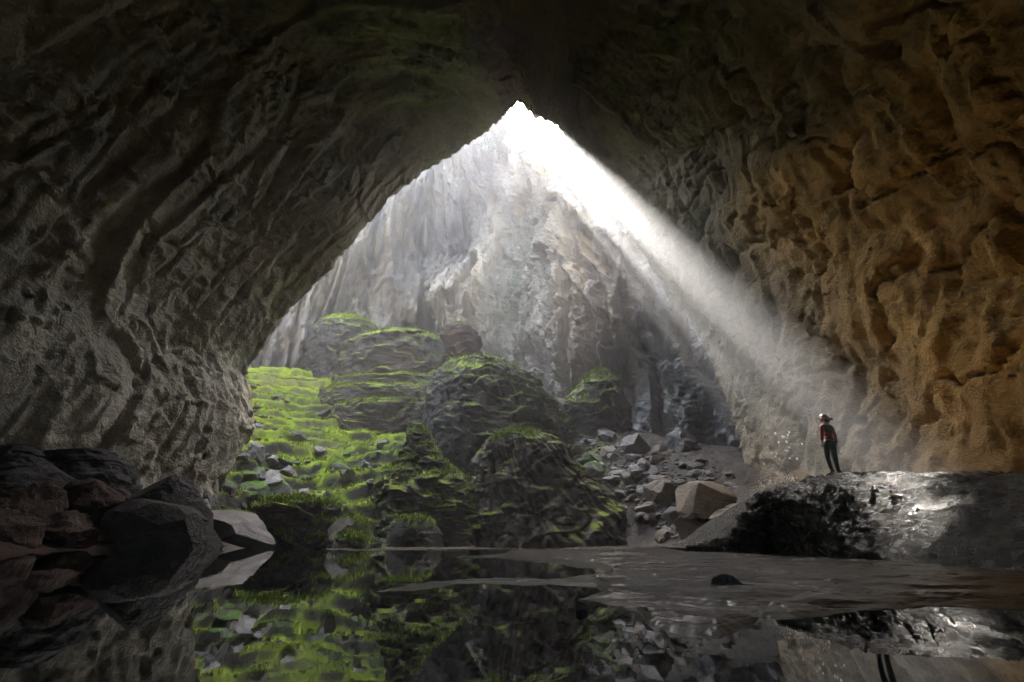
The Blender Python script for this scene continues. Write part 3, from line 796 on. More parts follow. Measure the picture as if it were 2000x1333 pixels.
def variants(mat, n, s0, **kw):
    out = []
    for k in range(n):
        me = stone_mesh('stone', s0 + k, **kw); me.materials.append(mat); out.append(me)
    return out
V_grey = variants(M_boulder, 6, 200); V_moss = variants(M_boulder_moss, 5, 300); V_warm = variants(M_warm, 5, 400)
V_red = variants(M_red, 5, 500); V_dark = variants(M_dark, 4, 600)
V_greyb = variants(M_boulder, 4, 700, sub=5, noise_a=0.18); V_warmb = variants(M_warm, 3, 720, sub=5, noise_a=0.18); V_mossb = variants(M_boulder_moss, 3, 740, sub=5, noise_a=0.18)
V_redb = variants(M_red, 3, 760, sub=5, noise_a=0.22)
RND = random.Random(11)
def placed(mesh, name, px, py, Y, hw_px, sc, rot, label):
    p = P(px, py, Y); r = hw_px * Y / F
    o = link(name, mesh, None, label=label, category='rock'); o.location = tuple(p)
    o.scale = (r * sc[0], r * sc[1], r * sc[2]); o.rotation_euler = rot; return o
Vs = variants(M_pale, 1, 905, sub=5, cuts=9, noise_a=0.10)
placed(Vs[0], 'pale_slab', 468, 1042, 37, 72, (1.0, 0.75, 0.55), (0.30, 0.28, 0.5), 'pale grey slab with a rusty patch leaning at the edge of the water')
def stone(name, meshes, px, py, Y, wpx, label, group=None, hk=1.0, sink=0.3, on_ground=True, rot=None):
    p = P(px, py, Y); r = wpx * Y * 0.5 / F * 1.05
    o = link(name, RND.choice(meshes), None, label=label, category='rock')
    if group: o['group'] = group
    z = p[2] if not on_ground else gz(p[0], p[1])
    o.location = (p[0], p[1], z - sink * r)
    o.scale = (r, r * RND.uniform(0.7, 1.1), r * hk * RND.uniform(0.8, 1.2))
    o.rotation_euler = (RND.uniform(-.25, .25), RND.uniform(-.25, .25), rot if rot is not None else RND.uniform(0, 6.28))
    return o
def cast(px, py, y0=18, y1=120):
    """depth at which the line of sight meets the ground sheet"""
    ys = np.linspace(y0, y1, 260)
    q = P(np.full(260, px), np.full(260, py), ys)
    g = base_z(q[:, 0], q[:, 1])
    hit = np.where(q[:, 2] < g)[0]
    return None if len(hit) == 0 else ys[hit[0]]
# named larger stones, base positions in the photograph: px, py, width, label
big = [(1240, 880, 66, V_greyb, 'flat grey boulder at the top of the rubble slope below the brown cliff'),
       (1335, 880, 80, V_greyb, 'long dark boulder at the back right of the rubble slope'),
       (1150, 900, 44, V_mossb, 'small rounded boulder on the rubble just right of the great dome'),
       (1245, 935, 48, V_greyb, 'boulder half buried in the middle of the rubble slope'),
       (1160, 925, 60, V_mossb, 'long mossy boulder lying on the flank of the brown-fronted hump'),
       (1290, 968, 70, V_warmb, 'tan block just left of the large smooth tan boulder'),
       (1265, 1000, 50, V_warmb, 'grey-tan block below the tan block in the rubble'),
       (1355, 1015, 54, V_warmb, 'upright tan stone under the large smooth boulder'),
       (1345, 1045, 70, V_warmb, 'broad tan stone near the water at the foot of the rubble'),
       (1395, 1052, 56, V_warmb, 'pale tan stone nearest the wet hump'),
       (1300, 1052, 40, V_warmb, 'small brown stone where the rubble meets the water'),
       (1420, 1025, 60, V_warmb, 'tan slab leaning against the end of the wet hump'),
       (1185, 858, 40, V_greyb, 'grey block below the pointed crag'),
       (1105, 858, 46, V_greyb, 'dark block between the great dome and the rubble'),
       (496, 898, 52, V_greyb, 'pale block under the wall at the left of the moss slope'),
       (472, 905, 30, V_greyb, 'narrow dark block touching the left wall above the moss'),
       (566, 915, 52, V_greyb, 'upright pointed grey stone in the moss slope'),
       (528, 938, 74, V_greyb, 'slanting slab leaning against the upright stone in the moss'),
       (505, 925, 40, V_mossb, 'dark mossy stone left of the slanting slab'),
       (490, 962, 62, V_mossb, 'dark block in the moss above the pale slab'),
       (440, 952, 40, V_mossb, 'mossy stone at the foot of the left wall'),
       (402, 985, 50, V_greyb, 'jagged grey rock right of the black pointed boulder'),
       (380, 962, 40, V_greyb, 'grey rock wedged behind the black pointed boulder'),
       (748, 872, 30, V_greyb, 'lone white-grey stone on the moss below the dark terrace'),
       (1003, 852, 34, V_greyb, 'small dark block perched on the brown-fronted hump'),
       (500, 835, 36, V_greyb, 'pinkish block stuck between the wall and the upper moss'),
       (530, 1045, 52, V_greyb, 'grey shore stone right of the pale slab'),
       (575, 1056, 50, V_greyb, 'low grey stone at the water below the black hollow'),
       (618, 1054, 40, V_mossb, 'small mossy stone at the water right of the black hollow'),
       (715, 900, 26, V_greyb, 'small grey stone in the middle of the bright moss'),
       (60, 1000, 130, V_redb, 'rusty brown block on the far left shore'),
       (165, 990, 110, V_redb, 'rusty slab-sided block behind the largest dark boulder'),
       (110, 1055, 120, V_redb, 'dark rusty block at the left water edge'),
       (20, 1058, 90, V_redb, 'low rusty block at the left edge by the water'),
       (240, 965, 70, V_redb, 'thin rusty slab beside the black pointed boulder')]
for px, py, w, vs, lab in big:
    Y = cast(px, py)
    if Y is None: continue
    nm = 'rock'
    o = stone(nm, vs, px, py, Y, w, lab, sink=0.15)
    if px == 1003:
        q = P(1003, 862, 59); o.location = tuple(q)
# many loose stones
LOOSE = []
RUB = [[], [], 0]
def scatter_stones(n, nsmall, region, meshes, size, what, where, group, seed, sink=0.25, pw=1.6):
    """n single stones, and nsmall pebbles between them joined into the gravel"""
    r = random.Random(seed); made = 0; tries = 0
    while made < n + nsmall and tries < (n + nsmall) * 8:
        tries += 1
        px = r.uniform(region[0][0], region[0][1]); f = r.random()
        lo = np.interp(px, [p[0] for p in region[1]], [p[1] for p in region[1]])
        hi = np.interp(px, [p[0] for p in region[1]], [p[2] for p in region[1]])
        py = lo + (hi - lo) * f
        Y = cast(px, py)
        if Y is None: continue
        q = P(px, py, Y)
        if q[2] < 0.1: continue
        zg = gz(q[0], q[1])
        if made < n:
            s = size[0] + (size[1] - size[0]) * r.random() ** pw
            o = link('stone', r.choice(meshes), None, category='rock', group=group)
            o.location = (q[0], q[1], zg - s * sink)
            o.scale = (s, s * r.uniform(.6, 1.1), s * r.uniform(.5, 1.1))
            o.rotation_euler = (r.uniform(-.5, .5), r.uniform(-.5, .5), r.uniform(0, 6.28))
            LOOSE.append((o, px, py, s, what, where))
        else:
            s = size[0] * r.uniform(.35, 1.0)
            co, fc = r.choice(LOW)
            a_ = r.uniform(0, 6.28); c_, s_ = math.cos(a_), math.sin(a_)
            R_ = np.array([[c_, -s_, 0], [s_, c_, 0], [0, 0, r.uniform(.5, 1)]])
            RUB[0].append((co @ R_.T) * s + np.array([q[0], q[1], zg - s * 0.1])); RUB[1].append(fc + RUB[2]); RUB[2] += len(co)
        made += 1
LOW = []
for k in range(6):
    me = stone_mesh('pebble', 800 + k, sub=2)
    LOW.append((np.array([v.co[:] for v in me.vertices]), np.array([p.vertices[:] for p in me.polygons]))); bpy.data.meshes.remove(me)
scatter_stones(165, 900, ((1110, 1440), [(1110, 850, 900), (1200, 865, 980), (1300, 880, 1055), (1440, 930, 1050)]), V_grey + V_warm[:2], (0.35, 1.7),
               'loose angular stone', 'rubble slope', 'loose stones of the rubble slope', 5)
scatter_stones(34, 60, ((440, 560), [(440, 950, 1040), (560, 860, 960)]), V_moss, (0.3, 1.2), 'mossy stone', 'moss below the left wall', 'stones in the moss', 6)
scatter_stones(26, 30, ((520, 770), [(520, 870, 985), (680, 865, 985), (770, 860, 930)]), V_mossb + V_moss + V_grey[:2], (0.5, 1.9), 'half-sunk mossy boulder', 'bright moss slope', 'boulders in the bright moss', 16, sink=0.35)
scatter_stones(16, 20, ((512, 640), [(512, 765, 860), (640, 780, 860)]), V_mossb + V_moss, (0.6, 2.0), 'mossy hummock stone', 'upper moss slope', 'stones in the upper moss', 17, sink=0.35)
scatter_stones(26, 60, ((484, 512), [(484, 742, 880), (512, 742, 860)]), V_red, (0.35, 1.2), 'reddish stone', 'scree under the left wall', 'reddish scree stones', 7)
scatter_stones(50, 250, ((-60, 270), [(-60, 900, 1060), (270, 960, 1065)]), V_red + V_dark, (0.14, 0.8), 'rusty stone', 'dark left shore', 'rusty stones of the left shore', 8)
scatter_stones(22, 80, ((520, 760), [(520, 1040, 1062), (760, 1050, 1064)]), V_grey + V_moss, (0.25, 0.9), 'low shore stone', 'far water line', 'stones along the shore', 9)
gravel = link('gravel', mesh_from('gravel', np.concatenate(RUB[0]), np.concatenate(RUB[1]), smooth=False), M_boulder, kind='stuff', label='small loose gravel and broken stone filling the rubble slopes')
MARKS = [(1120, 800, 'flat-topped grey boulder'), (1165, 840, 'pointed crag'), (1240, 880, 'flat grey boulder under the cliff'), (1335, 880, 'long dark boulder'), (1245, 935, 'half-buried boulder'),
         (1160, 925, 'long mossy boulder'), (1290, 968, 'tan block'), (1380, 965, 'large tan boulder'), (1265, 1000, 'grey-tan block'), (1345, 1045, 'broad tan stone'), (1395, 1052, 'pale tan stone by the hump'),
         (1420, 905, 'foot of the right wall'), (1200, 985, 'brown-fronted hump'), (1300, 1030, 'water edge'),
         (496, 898, 'pale block'), (566, 915, 'upright grey stone'), (528, 938, 'slanting slab'), (490, 962, 'dark mossy block'), (440, 952, 'foot of the left wall'), (470, 1000, 'pale slab'),
         (560, 960, 'lower left of the bright moss'), (650, 960, 'foot of the bright moss'), (640, 900, 'middle of the bright moss'), (740, 890, 'crest of the green ridge'), (540, 800, 'left of the upper moss'), (600, 830, 'lower edge of the upper moss'), (495, 760, 'top of the scree'), (497, 800, 'middle of the scree'), (500, 835, 'pinkish block'), (500, 870, 'bottom of the scree'),
         (60, 1000, 'rusty brown block'), (165, 990, 'rusty slab-sided block'), (110, 1055, 'dark rusty block'), (20, 1058, 'low rusty block'), (240, 965, 'thin rusty slab'), (180, 900, 'overhanging dark crag'), (30, 900, 'blocky dark crag'),
         (530, 1045, 'grey shore stone'), (575, 1056, 'stone below the black hollow'), (618, 1054, 'right end of the black hollow'), (700, 1060, 'low flat mossy rock')]
ORD = ['', 'second ', 'third ', 'fourth ', 'fifth ', 'sixth ', 'seventh ', 'eighth ', 'ninth ', 'tenth ', 'eleventh ', 'twelfth ', 'thirteenth ', 'fourteenth ']
cells = {}
for rec in LOOSE:
    o, px, py, s, what, where = rec
    mk = min(MARKS, key=lambda m: (m[0] - px) ** 2 + (m[1] - py) ** 2)
    dx, dy = px - mk[0], py - mk[1]
    side = ('right of' if dx > 0 else 'left of') if abs(dx) > abs(dy) else ('below' if dy > 0 else 'above')
    cells.setdefault((what, where, side, mk[2]), []).append(rec)
for (what, where, side, mk), L in cells.items():
    L.sort(key=lambda rec: -rec[3])
    for k, rec in enumerate(L):
        rec[0]['label'] = f"{ORD[min(k, 13)]}largest {what} just {side} the {mk}"
for px, py, w, lab in [(1424, 1152, 52, 'largest black stone lying on the mud bar'), (1638, 1156, 24, 'small round stone in the middle of the mud bar'),
                       (1861, 1134, 26, 'black stone at the right end of the mud bar'), (1134, 1192, 26, 'black stone standing in shallow water at the near edge of the mud')]:
    v_ = (CY - py) / F
    Y = -CAMZ / ((SP + v_ * CP) / (CP - v_ * SP))
    r = w * Y / F / 2
    o = link('stone', RND.choice(V_dark), None, label=lab, category='rock')
    q = P(px, py, Y); o.location = (q[0], Y, 0.006); o.scale = (r, r, r * 1.15); o.rotation_euler = (0, 0, RND.uniform(0, 6))

# ------------------------------------------------------------------ stalactites along the rim
def stalactite_mesh(seed, L=1.0):
    r = np.random.RandomState(seed); nz, nt = 14, 9
    zs = np.linspace(0, -1, nz); th = np.linspace(0, 2 * np.pi, nt, endpoint=False)
    rad = 0.10 * (1 - np.linspace(0, 1, nz)) ** 0.7 * (1 + 0.25 * r.normal(size=nz)) + 0.008
    ox = np.cumsum(r.normal(size=nz)) * 0.012; oy = np.cumsum(r.normal(size=nz)) * 0.012
    G = np.stack([ox[:, None] + rad[:, None] * np.cos(th), oy[:, None] + rad[:, None] * np.sin(th), np.broadcast_to(zs[:, None], (nz, nt))], -1)
    me = grid_mesh('stalactite', G, closed=True); me.materials.append(M_stal); return me
M_stal = rock_mat('stalactite_stone', (0.12, 0.115, 0.09), (0.18, 0.17, 0.135), bump=0.05, size=0.5)
VS = [stalactite_mesh(900 + k) for k in range(7)]
r_ = random.Random(3)
spots = []
for k in range(64):
    f = r_.gauss(r_.choice([0.43, 0.52, 0.56, 0.60, 0.66]), 0.012)
    i = int(f * NS); row = nl + r_.choice([0, 0, 1, 2, 3, 5, 8])
    spots.append((i, row))
for i, row in spots:
    q = G2[row, i]
    o = link('stalactite', r_.choice(VS), None, parent=cave)
    s = 0.35 + 2.2 * r_.random() ** 3
    o.location = (q[0], q[1], q[2] + 0.5); o.scale = (s * r_.uniform(.6, 1.3),) * 2 + (s + 0.5,)
    o.rotation_euler = (0, 0, r_.uniform(0, 6))

# ------------------------------------------------------------------ trees at the top of the shaft, the leaning ones added to split the sunbeams
M_leaf = plain('tree_leaves', (0.06, 0.105, 0.03), 0.7, 0.3, var=0.5, scale=3)
M_bark = plain('tree_bark', (0.10, 0.08, 0.06), 0.9, 0.2)
def crown_mesh(seed, n=900):
    r = np.random.RandomState(seed)
    cl = r.normal(size=(16, 3)) * np.array([.42, .42, .3]); cl[:, 2] += 0.1
    c = cl[r.randint(0, 16, n)] + r.normal(size=(n, 3)) * 0.16
    a = r.normal(size=(n, 3)); a /= np.linalg.norm(a, axis=1)[:, None]; b = np.cross(a, r.normal(size=(n, 3))); b /= np.linalg.norm(b, axis=1)[:, None]
    s = r.uniform(.03, .07, (n, 1))
    v = np.stack([c - a * s, c + b * s * .6, c + a * s, c - b * s * .6], 1).reshape(-1, 3)
    me = mesh_from('crown', v, np.arange(4 * n).reshape(-1, 4), smooth=False); me.materials.append(M_leaf); return me
def trunk_mesh(seed):
    r = np.random.RandomState(seed); V = []; Fc = []
    def limb(p, q, r0, r1):
        base = len(V); n = 7
        for k in range(5):
            t = k / 4; c = p * (1 - t) + q * t + r.normal(size=3) * 0.015; rr = r0 * (1 - t) + r1 * t
            for j in range(n): V.append(c + np.array([math.cos(j * 6.283 / n) * rr, math.sin(j * 6.283 / n) * rr, 0]))
        for k in range(4):
            for j in range(n): Fc.append((base + k * n + j, base + k * n + (j + 1) % n, base + (k + 1) * n + (j + 1) % n, base + (k + 1) * n + j))
    limb(np.array([0, 0, -1.4]), np.array([0, 0, 0.1]), 0.07, 0.04)
    for k in range(6): limb(np.array([0, 0, -0.4 + k * 0.09]), r.normal(size=3) * np.array([.4, .4, .15]) + np.array([0, 0, .2]), 0.03, 0.008)
    me = mesh_from('trunk', np.array(V), np.array(Fc)); me.materials.append(M_bark); return me
CR = [crown_mesh(k) for k in range(4)]; TR = [trunk_mesh(k) for k in range(3)]
def tree(p, s, label, group=None):
    o = bpy.data.objects.new('tree', None); SC.collection.objects.link(o); o.location = p
    o['label'] = label; o['category'] = 'tree'
    if group: o['group'] = group
    rz = RND.uniform(0, 6.28); o.rotation_euler = (0, 0, rz)
    c = link('crown', RND.choice(CR), None, parent=o); c.location = (0, 0, s * 1.15); c.scale = (s, s, s * RND.uniform(.85, 1.2))
    t = link('trunk', RND.choice(TR), None, parent=o); t.location = (0, 0, s * 1.15); t.scale = (s, s, s)
    return o
for px, py, Y, s in [(962, 262, 108, 4.5), (975, 268, 107, 4), (990, 275, 105, 3.6), (1004, 290, 102, 2.8)]:
    q = P(px, py, Y)
    tree(Vector(q) - Vector((0, 0, s * 1.9)), s, {962: 'largest hazy tree at the top of the far cliff, nearest the dark arch', 975: 'second hazy tree from the dark arch on top of the far cliff', 990: 'third hazy tree from the dark arch on top of the far cliff', 1004: 'smallest hazy tree on the far cliff top, beside the bright sky'}[px], 'trees at the top of the far cliff')

def beam_blocker_tree(a_, b_, r0, r1, label, leaves=5, seed=0):  # added tree, mostly out of view, blocks sun to split the beams
    r = np.random.RandomState(seed)
    o = bpy.data.objects.new('beam_blocker_tree', None); SC.collection.objects.link(o); o.location = Vector(a_)
    o['label'] = label; o['category'] = 'tree'; o['group'] = 'added trees splitting the sunbeams'
    a_ = np.array(a_); b_ = np.array(b_) - a_; n = 26; ax = b_ / np.linalg.norm(b_)
    e1 = np.cross(ax, [0, 0, 1.0]); e1 /= np.linalg.norm(e1); e2 = np.cross(ax, e1)
    t = np.linspace(0, 1, n); c = t[:, None] * b_ + fbm(np.stack([t * 3, t * 0 + seed, t * 0], 1), 1, 3)[:, None] * e1 * 0.5
    th = np.linspace(0, 2 * np.pi, 10, endpoint=False); rr = (r0 + (r1 - r0) * t) * (1 + 0.2 * r.normal(size=n))
    G = c[:, None] + rr[:, None, None] * (np.cos(th)[None, :, None] * e1 + np.sin(th)[None, :, None] * e2)
    link('trunk', grid_mesh('trunk', G, closed=True), M_bark, parent=o)
    for k in range(leaves):
        cr = link('crown', r_choice(CR, r), None, parent=o); tt = r.uniform(.3, 1.02); cr.location = Vector(tt * b_ + r.normal(size=3) * .8); q = r.uniform(1.0, 2.2); cr.scale = (q, q, q * .8)
    return o
def r_choice(L, r): return L[r.randint(len(L))]
def sunline(m, t, Y): return P(890 + t, 85 + m * t, Y)
for m_, t0, t1, Y, r0, r1, nl_, lab in [(1.10, 14, 128, 119, 0.55, 0.6, 1, 'highest added beam-splitting tree across the open shaft above the cliff'), (1.27, 16, 135, 117, 0.4, 0.35, 3, 'slender added beam-splitting tree just below the highest one at the shaft top'),
        (1.45, 12, 128, 118, 0.8, 0.9, 5, 'leafiest thick tree added to block sun low over the left lip'), (1.68, 12, 120, 116, 1.1, 1.2, 7, 'stout leafy tree added to block sun below the leafiest one'),
        (1.95, 10, 115, 119, 1.0, 1.2, 8, 'second lowest leafy tree added to block sun at the left lip'), (2.35, 10, 105, 118, 0.9, 1.0, 7, 'lowest leafy tree added to block sun at the left lip')]:
    beam_blocker_tree(sunline(m_, t0, Y + 3), sunline(m_, t1, Y - 3), r0, r1, lab, leaves=nl_, seed=int(m_ * 100))

# ------------------------------------------------------------------ people
M_skin = plain('skin', (0.42, 0.26, 0.18), 0.5, 0.4, var=0.05)
M_redtop = plain('red_shirt', (0.22, 0.012, 0.02), 0.7, 0.3, var=0.15)
M_pack = plain('dark_vest', (0.02, 0.018, 0.02), 0.6, 0.3)
M_shorts = plain('black_shorts', (0.012, 0.014, 0.014), 0.5, 0.4)
M_legs = plain('dark_leggings', (0.012, 0.02, 0.022), 0.35, 0.5)
M_boot = plain('dark_boots', (0.02, 0.018, 0.015), 0.6, 0.4)
M_helmet = plain('red_helmet', (0.10, 0.018, 0.014), 0.3, 0.5, var=0.05)
M_hair = plain('dark_hair', (0.03, 0.015, 0.008), 0.5, 0.4)
M_yellow = plain('yellow_jacket', (0.62, 0.66, 0.05), 0.7, 0.3, var=0.05)
M_white = plain('white_helmet', (0.8, 0.8, 0.78), 0.4, 0.5, var=0.02)
def skin_obj(name, pts, edges, radii, mat, parent, sub=2, root=0):
    me = bpy.data.meshes.new(name); me.from_pydata(pts, edges, []); me.update()
    o = link(name, me, mat, parent=parent)
    sk = o.modifiers.new('skin', 'SKIN'); sk.use_smooth_shade = True
    for i, r in enumerate(radii):
        v = me.skin_vertices[0].data[i]; v.radius = (r, r) if not isinstance(r, tuple) else r
        v.use_root = (i == root)
    ss = o.modifiers.new('sub', 'SUBSURF'); ss.levels = sub; ss.render_levels = sub
    return o
def ellip(name, c, r, mat, parent, cutz=None, rot=(0, 0, 0), seg=24):
    bm = bmesh.new(); bmesh.ops.create_uvsphere(bm, u_segments=seg, v_segments=seg // 2, radius=1)
    if cutz is not None:
        bmesh.ops.bisect_plane(bm, geom=bm.verts[:] + bm.edges[:] + bm.faces[:], plane_co=(0, 0, cutz), plane_no=(0, 0, -1), clear_outer=True)
    me = bpy.data.meshes.new(name); bm.to_mesh(me); bm.free()
    for p in me.polygons: p.use_smooth = True
    me.transform(Matrix.Translation(c) @ Matrix.Rotation(rot[1], 4, 'Y') @ Matrix.Rotation(rot[0], 4, 'X') @ Matrix.Diagonal((r[0], r[1], r[2], 1)))
    return link(name, me, mat, parent=parent)
def person(loc, rz, label, top, helmet, legs, detail=True, s=1.0):
    o = bpy.data.objects.new('person', None); SC.collection.objects.link(o)
    o.location = loc; o.rotation_euler = (0, 0, rz); o.scale = (s, s, s); o['label'] = label; o['category'] = 'person'
    # faces +Y locally (away from the camera); height 1.68 m
    pts = [(0, 0, .93), (0, -.01, 1.10), (0, 0, 1.28), (0, .0, 1.40), (-.005, .005, 1.47), (-.02, .02, 1.56), (-.03, .03, 1.63),
           (-.09, 0, .90), (-.115, .02, .50), (-.07, -.02, .12), (-.08, -.03, .04), (-.11, .12, .03),
           (.09, 0, .90), (.12, .01, .50), (.115, -.04, .12), (.115, -.05, .04), (.14, .09, .03),
           (-.165, 0, 1.37), (-.205, -.01, 1.10), (-.215, .03, .88), (.165, 0, 1.37), (.215, -.02, 1.10), (.245, .02, .86)]
    ed = [(0, 1), (1, 2), (2, 3), (3, 4), (4, 5), (5, 6), (0, 7), (7, 8), (8, 9), (9, 10), (10, 11), (0, 12), (12, 13), (13, 14), (14, 15), (15, 16),
          (3, 17), (17, 18), (18, 19), (3, 20), (20, 21), (21, 22)]
    ra = [(.13, .10), (.115, .085), (.135, .095), (.11, .08), .05, .078, .085, .085, .055, .036, .042, .03, .085, .055, .036, .042, .03,
          .052, .036, .026, .052, .036, .026]
    skin_obj('body', pts, ed, ra, M_skin, o)
    # trousers
    pt = [(0, 0, .95), (-.09, 0, .88), (-.115, .02, .50), (-.07, -.02, .10), (.09, 0, .88), (.12, .01, .50), (.115, -.04, .10), (0, 0, 1.02)]
    skin_obj('leggings', pt, [(0, 1), (1, 2), (2, 3), (0, 4), (4, 5), (5, 6), (0, 7)], [(.145, .112), .098, .064, .045, .098, .064, .045, (.125, .10)], legs, o)
    # shirt with sleeves
    ps = [(0, -.005, 1.10), (0, 0, 1.28), (0, 0, 1.39), (-.165, 0, 1.375), (-.203, -.01, 1.12), (-.213, .02, .93), (.165, 0, 1.375), (.213, -.02, 1.12), (.24, .01, .92), (0, 0, 1.03), (0, 0, 1.44)]
    skin_obj('shirt', ps, [(0, 1), (1, 2), (2, 3), (3, 4), (4, 5), (2, 6), (6, 7), (7, 8), (0, 9), (2, 10)],
             [(.128, .10), (.148, .112), (.115, .09), .062, .047, .036, .062, .047, .036, (.135, .11), .062], top, o)
    for sx, fx, fy in ((-1, -.09, .035), (1, .127, .01)):
        skin_obj('boot', [(fx, fy - .09, .05), (fx, fy - .07, .17), (fx + sx * .015, fy + .03, .04), (fx + sx * .03, fy + .12, .03)], [(0, 1), (0, 2), (2, 3)], [.05, .048, .045, .034], M_boot, o)
    if detail:
        ellip('head', (-.035, .03, 1.60), (.078, .095, .112), M_skin, o)
        bm_n = ellip('nose', (-.055, .125, 1.59), (.014, .02, .02), M_skin, o, seg=10)
        for sx in (-1, 1):
            ellip('ear', (-.035 + sx * .078, .025, 1.59), (.012, .025, .03), M_skin, o, seg=10)
            ellip('eye', (-.045 + sx * .03, .112, 1.615), (.012, .01, .009), M_white, o, seg=8)
            hx, hz, hy = (-.215, .85, .03) if sx < 0 else (.247, .83, .02)
            # palm, four curled fingers of unequal length and a thumb leaving the side
            hp = [(hx, hy, hz + .04), (hx, hy, hz)]
            skin_obj('palm', hp, [(0, 1)], [(.022, .03), (.024, .038)], M_skin, o, 1)
            for kf, (oy, lf) in enumerate(((.03, .068), (.010, .078), (-.010, .072), (-.028, .056))):
                skin_obj('finger', [(hx, hy + oy, hz), (hx, hy + oy * 1.05, hz - lf * .5), (hx - sx * .012, hy + oy, hz - lf)], [(0, 1), (1, 2)], [.009, .0085, .007], M_skin, o, 1)
            skin_obj('thumb', [(hx - sx * .01, hy + .03, hz + .03), (hx - sx * .02, hy + .055, hz), (hx - sx * .02, hy + .058, hz - .025)], [(0, 1), (1, 2)], [.011, .0095, .0075], M_skin, o, 1)
        # back panel of the vest with its straps
        skin_obj('vest', [(0, -.03, 1.16), (0, -.035, 1.26), (0, -.03, 1.37), (-.10, -.01, 1.41), (.10, -.01, 1.41)], [(0, 1), (1, 2), (2, 3), (2, 4)], [(.13, .095), (.14, .10), (.10, .08), .055, .055], M_pack, o)
        skin_obj('shorts', [(0, 0, 1.0), (0, 0, .92), (-.085, 0, .86), (-.11, .015, .68), (.085, 0, .86), (.115, .01, .68)], [(0, 1), (1, 2), (2, 3), (1, 4), (4, 5)], [(.135, .108), (.155, .12), .105, .09, .105, .09], M_shorts, o)
        ellip('hair', (.01, -.035, 1.575), (.085, .095, .105), M_hair, o)
        skin_obj('ponytail', [(.03, -.10, 1.60), (.075, -.14, 1.585), (.10, -.15, 1.54)], [(0, 1), (1, 2)], [.04, .045, .02], M_hair, o)
    h = ellip('helmet', (-.035, .02, 1.635), (.108, .130, .105), helmet, o, cutz=-.12, rot=(.05, -.12))
    if detail:
        t = bpy.data.meshes.new('brim')
        n = 32; th = np.linspace(0, 2 * np.pi, n, endpoint=False)
        Gb = np.stack([np.stack([np.cos(th) * a_, np.sin(th) * b_, np.full(n, z_)], 1) for a_, b_, z_ in ((.105, .127, 0), (.113, .142, -.006), (.113, .142, -.012), (.105, .127, -.01))])
        me = grid_mesh('brim', Gb + np.array([-.035, .02, 1.622]), closed=True)
        link('brim', me, helmet, parent=h)
        ellip('headlamp', (-.06, .155, 1.65), (.022, .018, .018), M_pack, h, seg=12)
    return o
# stand on the hump: find its top where the feet are
def hump_z(x, y):
    dd = (H2[..., 0] - x) ** 2 + (H2[..., 1] - y) ** 2
    i = np.argmin(dd); return float(H2.reshape(-1, 3)[i, 2])
fx = P(1632, 928, 12.7)
caver = person((fx[0], 12.75, hump_z(fx[0], 12.75) - 0.005), math.radians(12), 'caver in red top, black shorts and helmet standing on the wet hump, seen from behind', M_redtop, M_helmet, M_legs, True, 0.95)
caver.rotation_euler[1] = 0.11
# ground for the far figure: top of the brown tower
q = P(897.5, 639.5, 103)
tw = np.array([v.co[:] for v in tower.data.vertices]) + np.array(tower.location)
tz = tw[(np.abs(tw[:, 0] - q[0]) < 0.8) & (np.abs(tw[:, 1] - 101.6) < 1.2)][:, 2].max()
person((q[0], 101.6, tz - 0.05), math.radians(170), 'tiny far figure in yellow jacket and white helmet on top of the brown tower', M_yellow, M_white, M_legs, False, 1.0)

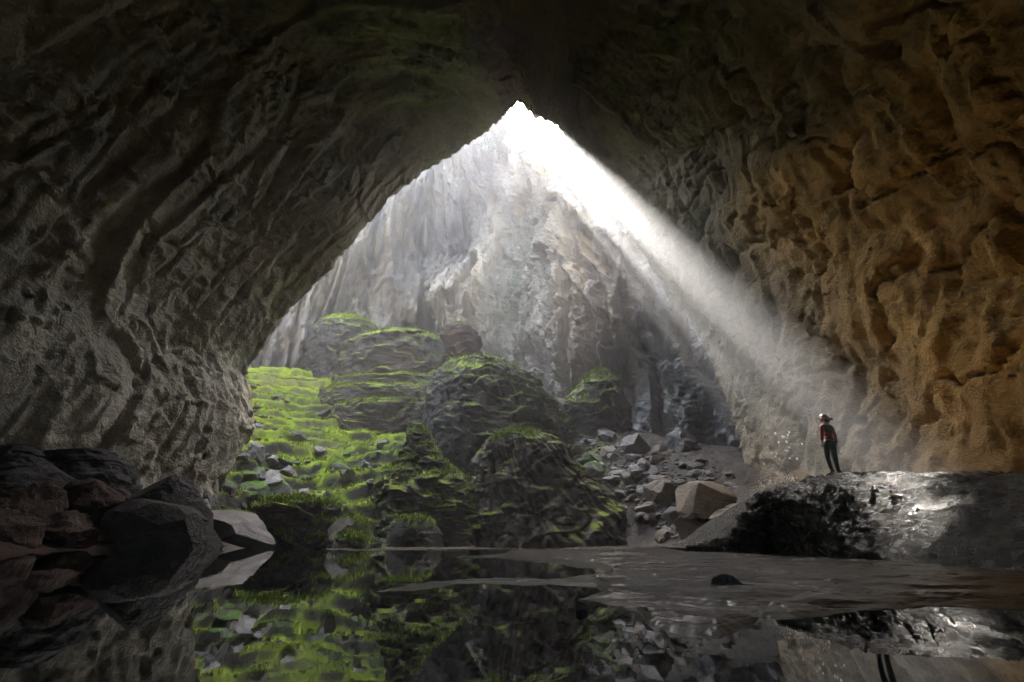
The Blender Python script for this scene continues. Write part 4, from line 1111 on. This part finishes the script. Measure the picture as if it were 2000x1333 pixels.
# ------------------------------------------------------------------ falling drips and spray by the hump
M_drop = bpy.data.materials.new('water_drops'); t = NT(M_drop)
tl_ = t.n('ShaderNodeBsdfTranslucent'); tl_.inputs[0].default_value = (0.9, 0.9, 0.9, 1)
ad_ = t.n('ShaderNodeAddShader'); gl_ = t.n('ShaderNodeBsdfGlossy'); gl_.inputs[0].default_value = (0.05, 0.05, 0.05, 1); gl_.inputs['Roughness'].default_value = 0.2
t.t.links.new(tl_.outputs[0], ad_.inputs[0]); t.t.links.new(gl_.outputs[0], ad_.inputs[1]); t.t.links.new(ad_.outputs[0], t.out.inputs[0])
t.p.inputs['Base Color'].default_value = (0.95, 0.95, 0.95, 1); t.p.inputs['Roughness'].default_value = 0.2
t.p.inputs['Transmission Weight'].default_value = 0.35; t.p.inputs['IOR'].default_value = 1.33
r_ = np.random.RandomState(17)
ico = bmesh.new(); bmesh.ops.create_icosphere(ico, subdivisions=1, radius=1); iv = np.array([v.co[:] for v in ico.verts]); ifc = np.array([[v.index for v in f.verts] for f in ico.faces if Vector(f.normal).dot(to_sun) < 0.25]); ico.free()
V, Fc = [], []
def drop(p, r, st=1.5):
    Fc.append(ifc + len(V) * len(iv)); V.append(iv * np.array([r, r, r * st]) + p)
for k in range(34):
    py = r_.uniform(840, 955); px = 1530 + (py - 840) * r_.uniform(-.3, .25) + r_.normal() * 18
    drop(P(px, py, 15.5 + r_.normal() * .5), r_.uniform(.018, .036), 1.7)
for k in range(420):
    t_ = r_.random() ** 1.5
    px = 1468 + 75 * r_.random() + r_.normal() * 8; py = np.interp(px, [1460, 1480, 1520, 1560], [980, 965, 947, 938]) - abs(r_.normal()) * 14
    drop(P(px, py, 15.0 + r_.normal() * .4), r_.uniform(.006, .013), 1.2)
spray = link('water_spray', mesh_from('water_spray', np.concatenate(V), np.concatenate(Fc)), M_drop, kind='stuff', label='falling drips and fine spray at the left end of the wet hump')

# ------------------------------------------------------------------ haze
bm = bmesh.new(); bmesh.ops.create_cube(bm, size=1.0)
me = bpy.data.meshes.new('haze')
bmesh.ops.transform(bm, matrix=Matrix.Translation((0, 40, 110)) @ Matrix.Diagonal((330, 330, 236, 1)), verts=bm.verts)
bm.to_mesh(me); bm.free()
M_haze = bpy.data.materials.new('haze'); M_haze.use_nodes = True
nt = M_haze.node_tree; nt.nodes.clear()
ho = nt.nodes.new('ShaderNodeOutputMaterial'); hv = nt.nodes.new('ShaderNodeVolumePrincipled')
hv.inputs['Color'].default_value = (0.93, 0.95, 1.0, 1); hv.inputs['Density'].default_value = HAZE_DENSITY; hv.inputs['Anisotropy'].default_value = 0.66
nt.links.new(hv.outputs[0], ho.inputs['Volume'])
haze = link('haze', me, M_haze, kind='stuff', label='pale misty air filling the cave')
print('verts', sum(len(m.vertices) for m in bpy.data.meshes), 'objects', len(SC.objects))
